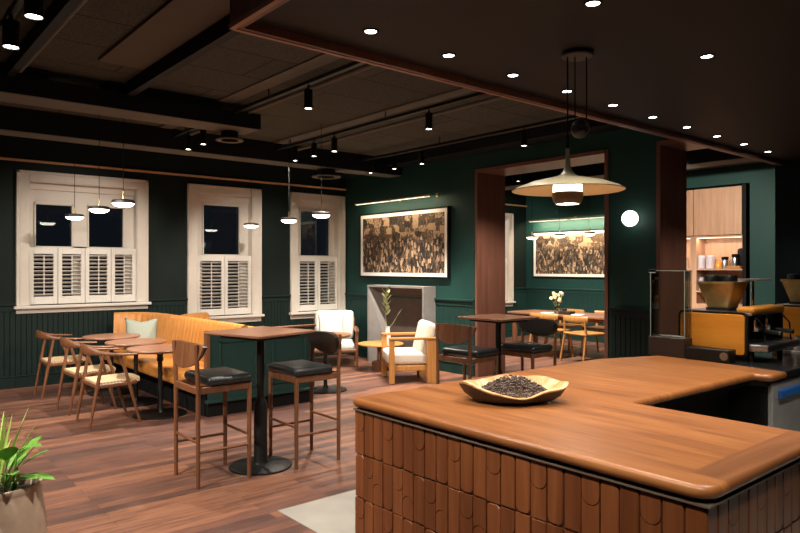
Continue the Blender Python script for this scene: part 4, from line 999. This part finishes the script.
# espresso machines
def machine(label, x0, x1, y0, y1):
    t = thing('espresso_machine', label, 'espresso machine', ((x0 + x1) / 2, (y0 + y1) / 2, CZ), group='orange sided coffee machines')
    for s, xx in ((-1, x0), (1, x1 - .03)):
        poly = round_poly([(y0, CZ + .03), (y1, CZ + .03), (y1, CZ + .325), (y0, CZ + .325)], .035, 6)
        b = NB(); layers(b, poly, [(0, 0), (0, .03)], lambda u, v, w, xx=xx: (xx + w, u, v)); p_ = obj('side_frame', b, 'black', t, world=True, smooth=30)
        b = NB(); layers(b, offset_poly(poly, -.014), [(0, 0), (-.003, .006)], lambda u, v, w, xx=xx, s=s: ((xx - w) if s < 0 else (xx + .03 + w), u, v)); q = obj('side_panel', b, 'tanpanel', None, smooth=30); q.parent = p_; q.location = -Vector(t.location)
    b = NB(); b3(b, x0 + .03, x1 - .03, y0 + .10, y1 - .02, CZ + .05, CZ + .31, .01, 2); obj('body', b, 'black', t, world=True, smooth=30)
    b = NB(); b3(b, x0 + .03, x1 - .03, y0 - .02, y1 - .01, CZ + .305, CZ + .325, .006, 2); obj('top_deck', b, 'steel', t, world=True, smooth=30)
    b = NB(); b3(b, x0 + .03, x1 - .03, y0 - .12, y0 + .12, CZ + .07, CZ + .12, .012, 2); obj('drip_tray', b, 'steel', t, world=True, smooth=30)
    b = NB(); b3(b, x0 + .04, x1 - .04, y0 - .03, y0 + .09, CZ + .318, CZ + .36, .018, 3); obj('front_cowl', b, 'tanpanel', t, world=True, smooth=30)
    for xx in (x0 + .2, x1 - .2):
        b = NB(); lathe(b, [(0, .10), (.035, .10), (.038, .03), (.03, .0), (0, 0)], (xx, y0 + .03, CZ + .19), 20, close=False); g_ = obj('group_head', b, 'chrome', t, world=True)
        b = NB(); sweep(b, [(xx, y0 + .02, CZ + .20), (xx - .01, y0 - .14, CZ + .19)], [.012, .016], 10); h_ = obj('portafilter', b, 'black', None); h_.parent = g_; h_.location = -Vector(t.location)
    for xx in (x0 + .08, x1 - .08):
        b = NB(); sweep(b, [(xx, y0 - .02, CZ + .30), (xx, y0 - .07, CZ + .24), (xx, y0 - .08, CZ + .12)], .006, 8); obj('steam_wand', b, 'chrome', t, world=True)
    for xx in (x0 + .06, x1 - .06):
        for yy in (y0 + .0, y1 - .06):
            b = NB(); tube(b, (xx, yy, CZ), (xx, yy, CZ + .075), .018, n=12); obj('foot', b, 'black', t, world=True)
machine('coffee machine with orange wooden side beside the display case', 4.52, 5.12, 1.845, 2.31)
machine('coffee machine with orange wooden side at the right picture edge', 5.72, 6.32, 1.75, 2.14)
def grinder(label, x_, y_, z):
    t = thing('coffee_grinder', label, 'coffee grinder', (x_, y_, z), group='gold hopper grinders')
    def tp(z0, z1, w0, w1, mat, nm, par=None, r=.0):
        b = NB(); q0 = round_poly([(-w0, -w0), (w0, -w0), (w0, w0), (-w0, w0)], w0 * .2, 3); q1 = round_poly([(-w1, -w1), (w1, -w1), (w1, w1), (-w1, w1)], w1 * .2, 3)
        A = [b.verts.new((p[0], p[1], z0)) for p in q0]; B = [b.verts.new((p[0], p[1], z1)) for p in q1]
        for k in range(len(A)): b.faces.new((A[k], A[(k + 1) % len(A)], B[(k + 1) % len(A)], B[k]))
        b.faces.new(A[::-1]); b.faces.new(B); return obj(nm, b, mat, t, smooth=30)
    tp(0, .018, .085, .085, 'black', 'foot_plate'); tp(.018, .185, .075, .128, 'hopper', 'hopper'); tp(.185, .200, .134, .134, 'hopper', 'rim')
    for dx, dy in ((-.055, .05), (.05, .05), (0, -.05)):
        b = NB(); lathe(b, [(0, .245), (.045, .243), (.05, .235), (.05, .20), (0, .20)], (dx, dy, 0), 24, close=False); obj('lid', b, 'black', t)
grinder('tapered gold grinder hopper with black lids on the coffee machine by the display case', 4.74, 2.10, CZ + .325)
grinder('tapered gold grinder hopper on the coffee machine at the picture edge', 5.98, 2.0, CZ + .325)
# tap and steel things
t = thing('pour_over_tap', 'slim chrome tap tower with flat round head behind the coffee machine', 'tap', (5.24, 2.10, CZ))
b = NB(); lathe(b, [(0, 0), (.04, 0), (.04, .01), (.014, .02), (.012, .52), (0, .52)], n=20, close=False); obj('column', b, 'chrome', t)
b = NB(); bx(b, (0, 0, .53), (.26, .05, .016), .006, 2, Matrix.Rotation(R(-40), 4, 'Z')); obj('head', b, 'ceramic', t)
t = thing('rinse_tray', 'bright steel tray lying on the stone worktop between the coffee machines', 'tray', (5.36, 1.80, CZ))
b = NB(); layers(b, round_poly([(-.17, -.16), (.17, -.16), (.17, .16), (-.17, .16)], .03, 4), [(-.01, 0), (0, .02), (0, .025), (-.008, .025)]); obj('tray_body', b, 'ceramic', t)
b = NB(); bx(b, (0, 0, .028), (.30, .28, .006), .002, 1); obj('grate', b, 'chrome', t, smooth=0)
for i, (dx, dy) in enumerate([(-.05, .03), (.04, .0), (0, -.08)]):
    t = thing('milk_pitcher', 'small steel milk pitcher standing on the bright tray', 'pitcher', (5.36 + dx * 1.6, 1.84 + dy, CZ + .031), group='steel milk pitchers')
    b = NB(); lathe(b, [(0, 0), (.036, 0), (.038, .03), (.03, .07), (.033, .085), (.030, .085), (.027, .07), (0, .02)], n=20, close=False); obj('jug', b, 'steel', t)
    b = NB(); sweep(b, [(.032, 0, .075), (.06, 0, .07), (.062, 0, .035), (.037, 0, .02)], .004, 6); obj('handle', b, 'steel', t)

# ================================================================ DINING ROOM
# wall shelving
sx0, sx1 = 11.45, 11.8
t = thing('shelving_unit', 'tall wooden wall shelving with closed upper doors', 'shelving', (11.62, 5.5, 0))
b = NB(); b3(b, sx1 - .02, sx1, 4.88, 6.55, 0, 2.9); obj('back_panel', b, 'palewood', t, world=True, smooth=0)
b = NB(); b3(b, sx0, sx1, 4.82, 4.88, 0, 2.92); obj('side_panel', b, 'matte', t, world=True, smooth=0)
b = NB(); b3(b, sx0, sx1, 6.55, 6.60, 0, 2.92); obj('side_panel', b, 'palewood', t, world=True, smooth=0)
b = NB(); b3(b, sx0 + .01, sx1, 5.66, 5.77, .9, 2.08); obj('divider', b, 'palewood', t, world=True, smooth=0)
for y0, y1 in ((4.885, 5.70), (5.71, 6.545)):
    b = NB(); b3(b, sx0 - .01, sx1 - .03, y0, y1, 2.09, 2.90, .003, 1); obj('upper_door', b, 'palewood', t, world=True, smooth=0)
for z in (2.05, 1.485, 1.10): 
    b = NB(); b3(b, sx0, sx1 - .02, 4.88, 6.55, z, z + .03); obj('shelf', b, 'palewood', t, world=True, smooth=0)
b = NB(); b3(b, sx0, sx1 - .02, 4.88, 6.55, 0, .90, .003, 1); obj('lower_cabinet', b, 'palewood', t, world=True, smooth=0)
b = NB(); b3(b, sx0 + .04, sx0 + .06, 4.92, 6.5, 2.04, 2.05); obj('light_strip', b, 'led', t, world=True, smooth=0)
d = bpy.data.lights.new('lamp_light', 'AREA'); d.shape = 'RECTANGLE'; d.size = .03; d.size_y = 1.5; d.energy = 5; d.color = (1, .80, .60)
o = bpy.data.objects.new('lamp_light', d); C.objects.link(o); o.parent = t; o.location = (sx0 + .05 - 11.62, .2, 2.035); o.rotation_euler = (0, R(-12), 0)
t.location.y -= .13
def onshelf(name, label, cat, y_, z, parts, group=None):
    t = thing(name, label, cat, (11.58, y_ - .13, z), group=group)
    for nm, prof, mat in parts:
        b = NB(); lathe(b, prof, n=20, close=False); obj(nm, b, mat, t)
SZ = 1.515
for y_, lab in ((5.63, 'pale lilac coffee tin on the wooden shelf, beside the divider'), (5.47, 'pale lilac coffee tin on the wooden shelf, beside the copper kettle')):
    onshelf('coffee_tin', lab, 'tin', y_, SZ, [('body', [(0, 0), (.068, 0), (.07, .01), (.07, .20), (0, .20)], 'lilac'), ('lid', [(.06, .2), (.066, .205), (.06, .225), (0, .23)], 'lilac')], 'lilac coffee tins')
onshelf('copper_kettle', 'small copper kettle on the wooden shelf between tins and jars', 'kettle', 5.32, SZ, [('body', [(0, 0), (.06, 0), (.062, .03), (.05, .10), (.04, .11), (0, .11)], 'tanpanel'), ('lid', [(.04, .11), (.038, .12), (.01, .13), (.01, .15), (0, .15)], 'tanpanel')])
for y_, lab in ((5.22, 'glass jar with dark lid standing beside the copper kettle'), (5.05, 'glass jar with dark lid standing on a pale board')):
    onshelf('storage_jar', lab, 'jar', y_, SZ + (.045 if y_ < 5.1 else 0), [('body', [(0, 0), (.05, 0), (.052, .02), (.048, .13), (.04, .15), (0, .15)], 'steel'), ('lid', [(.05, .15), (.056, .16), (.056, .20), (0, .205)], 'matte')], 'dark lidded jars')
b = NB(); b3(b, 11.50, 11.70, 4.80, 5.04, SZ, SZ + .045, .006, 1); tag(obj('serving_board', b, 'oakx', None), 'pale wooden board lying on the shelf under a jar', 'board')
b = NB(); bx(b, (11.69, 4.86, SZ + .045 + .15), (.08, .13, .30), .04, 4); tag(obj('portable_speaker', b, 'matte', None), 'dark rounded speaker standing upright at the shelf end', 'speaker')
for i, (y_, lab, mt, h_) in enumerate([(5.66, 'white paper bag on the lower shelf beside the divider', 'lilac', .20), (5.50, 'blue patterned coffee bag on the lower shelf', 'blue', .17), (5.36, 'dark coffee bag on the lower shelf behind the gold hopper', 'darkbox', .2)]):
    b = NB(); y_ -= .13; bx(b, (11.6, y_, 1.13 + h_ / 2), (.09, .12, h_), .015, 2); bx(b, (11.6, y_, 1.13 + h_ + .012), (.02, .11, .03), .004, 1); tag(obj('coffee_bag', b, mt, None), lab, 'bag', 'coffee bags on the lower shelf')
onshelf('storage_jar', 'pale canister on the shelf behind the divider', 'jar', 5.93, SZ, [('body', [(0, 0), (.06, 0), (.06, .16), (0, .16)], 'cream'), ('lid', [(.06, .16), (.06, .18), (0, .185)], 'palewood')])

# communal table
t = thing('dining_table', 'long wooden dining table in the room beyond the portal', 'table', (9.75, 6.7, 0))
b = NB(); b3(b, 9.35, 10.15, 5.4, 8.05, .69, .725, .006, 2); obj('tabletop', b, 'tabletop', t, world=True, smooth=0)
for xx in (9.45, 10.05):
    for yy in (5.5, 7.95):
        b = NB(); b3(b, xx - .035, xx + .035, yy - .035, yy + .035, 0, .69, .005, 1); obj('leg', b, 'walnut', t, world=True, smooth=0)
b = NB(); b3(b, 9.45, 10.05, 5.5, 7.95, .62, .69); obj('apron', b, 'walnut', t, world=True, smooth=0)
def dining_chair(label):
    t = thing('dining_chair', label, 'chair', group='pale dining chairs at the long table')
    for s in (-1, 1):
        b = NB(); sweep(b, [(-.26, s * .23, 0), (-.19, s * .21, .42), (-.20, s * .205, .66)], [.013, .018, .013], 10); obj('leg', b, 'oak', t)
        b = NB(); sweep(b, [(.22, s * .23, 0), (.17, s * .20, .43)], [.013, .018], 10); obj('leg', b, 'oak', t)
    b = NB(); bx(b, (0, 0, .44), (.43, .44, .035), .014, 3); obj('seat', b, 'oakx', t)
    b = NB(); pts = [(-.18 - .06 * (1 - (v / 1.0) ** 2), v * .24, .665) for v in [k / 6 - 1 for k in range(13)]]; sweep(b, pts, [(.011, .05)] * 13, 12); obj('backrest', b, 'oak', t)
    return t
dc = dining_chair('light oak dining chair seen from behind at the long table, beside the portal edge'); dc.location = (9.22, 6.28, 0); dc.scale = (1.12, 1.2, 1.05); dc.rotation_euler[2] = R(-14)
dup(dc, (9.30, 7.02, 0), 0, 'light oak dining chair at the long table, behind the black padded bar stool')
dup(dc, (10.2, 6.6, 0), R(180), 'dining chair on the far side of the long table, facing the portal')
dup(dc, (10.2, 7.4, 0), R(180), 'dining chair on the far side of the long table, behind the flower vase')
t = thing('flower_vase', 'clear vase of cream dried flowers on the long dining table', 'vase', (9.66, 7.15, .725))
b = NB(); lathe(b, [(0, 0), (.045, 0), (.06, .03), (.06, .08), (.04, .12), (.042, .14), (.036, .14), (.034, .12), (.05, .07), (0, .03)], n=24, close=False); obj('vessel', b, 'clear', t)
rnd = random.Random(11); b = NB()
heads = []
for k in range(16):
    a = rnd.uniform(0, 6.28); s = rnd.uniform(.02, .14); p = Vector((math.cos(a) * s, math.sin(a) * s, rnd.uniform(.20, .36))); heads.append(p); sweep(b, [(0, 0, .04), p * .5 + Vector((0, 0, .03)), p], .003, 5)
obj('stems', b, 'leafdry', t)
for p in heads:
    b = NB(); bmesh.ops.create_icosphere(b, subdivisions=2, radius=.028, matrix=Matrix.Translation(p))
    for v in b.verts: v.co += (v.co - p) * rnd.uniform(-.25, .35)
    obj('flower', b, 'petal', t)
t = thing('table_caddy', 'small dark caddy on the long dining table before the vase', 'caddy', (9.52, 6.86, .725))
b = NB(); bx(b, (0, 0, .03), (.16, .24, .06), .01, 2); obj('tray', b, 'darkbox', t)
b = NB(); bx(b, (0, .05, .075), (.07, .07, .05), .008, 2); obj('holder', b, 'leather', t)
for y_, lab in ((7.22, 'folded white napkin on the long table, window side of the caddy'), (6.58, 'folded white napkin on the long table, bar side of the caddy')):
    b = NB(); bx(b, (9.46, y_, .733), (.16, .18, .016), .005, 1); tag(obj('napkin', b, 'paper', None), lab, 'napkin', 'white napkins on the long table')
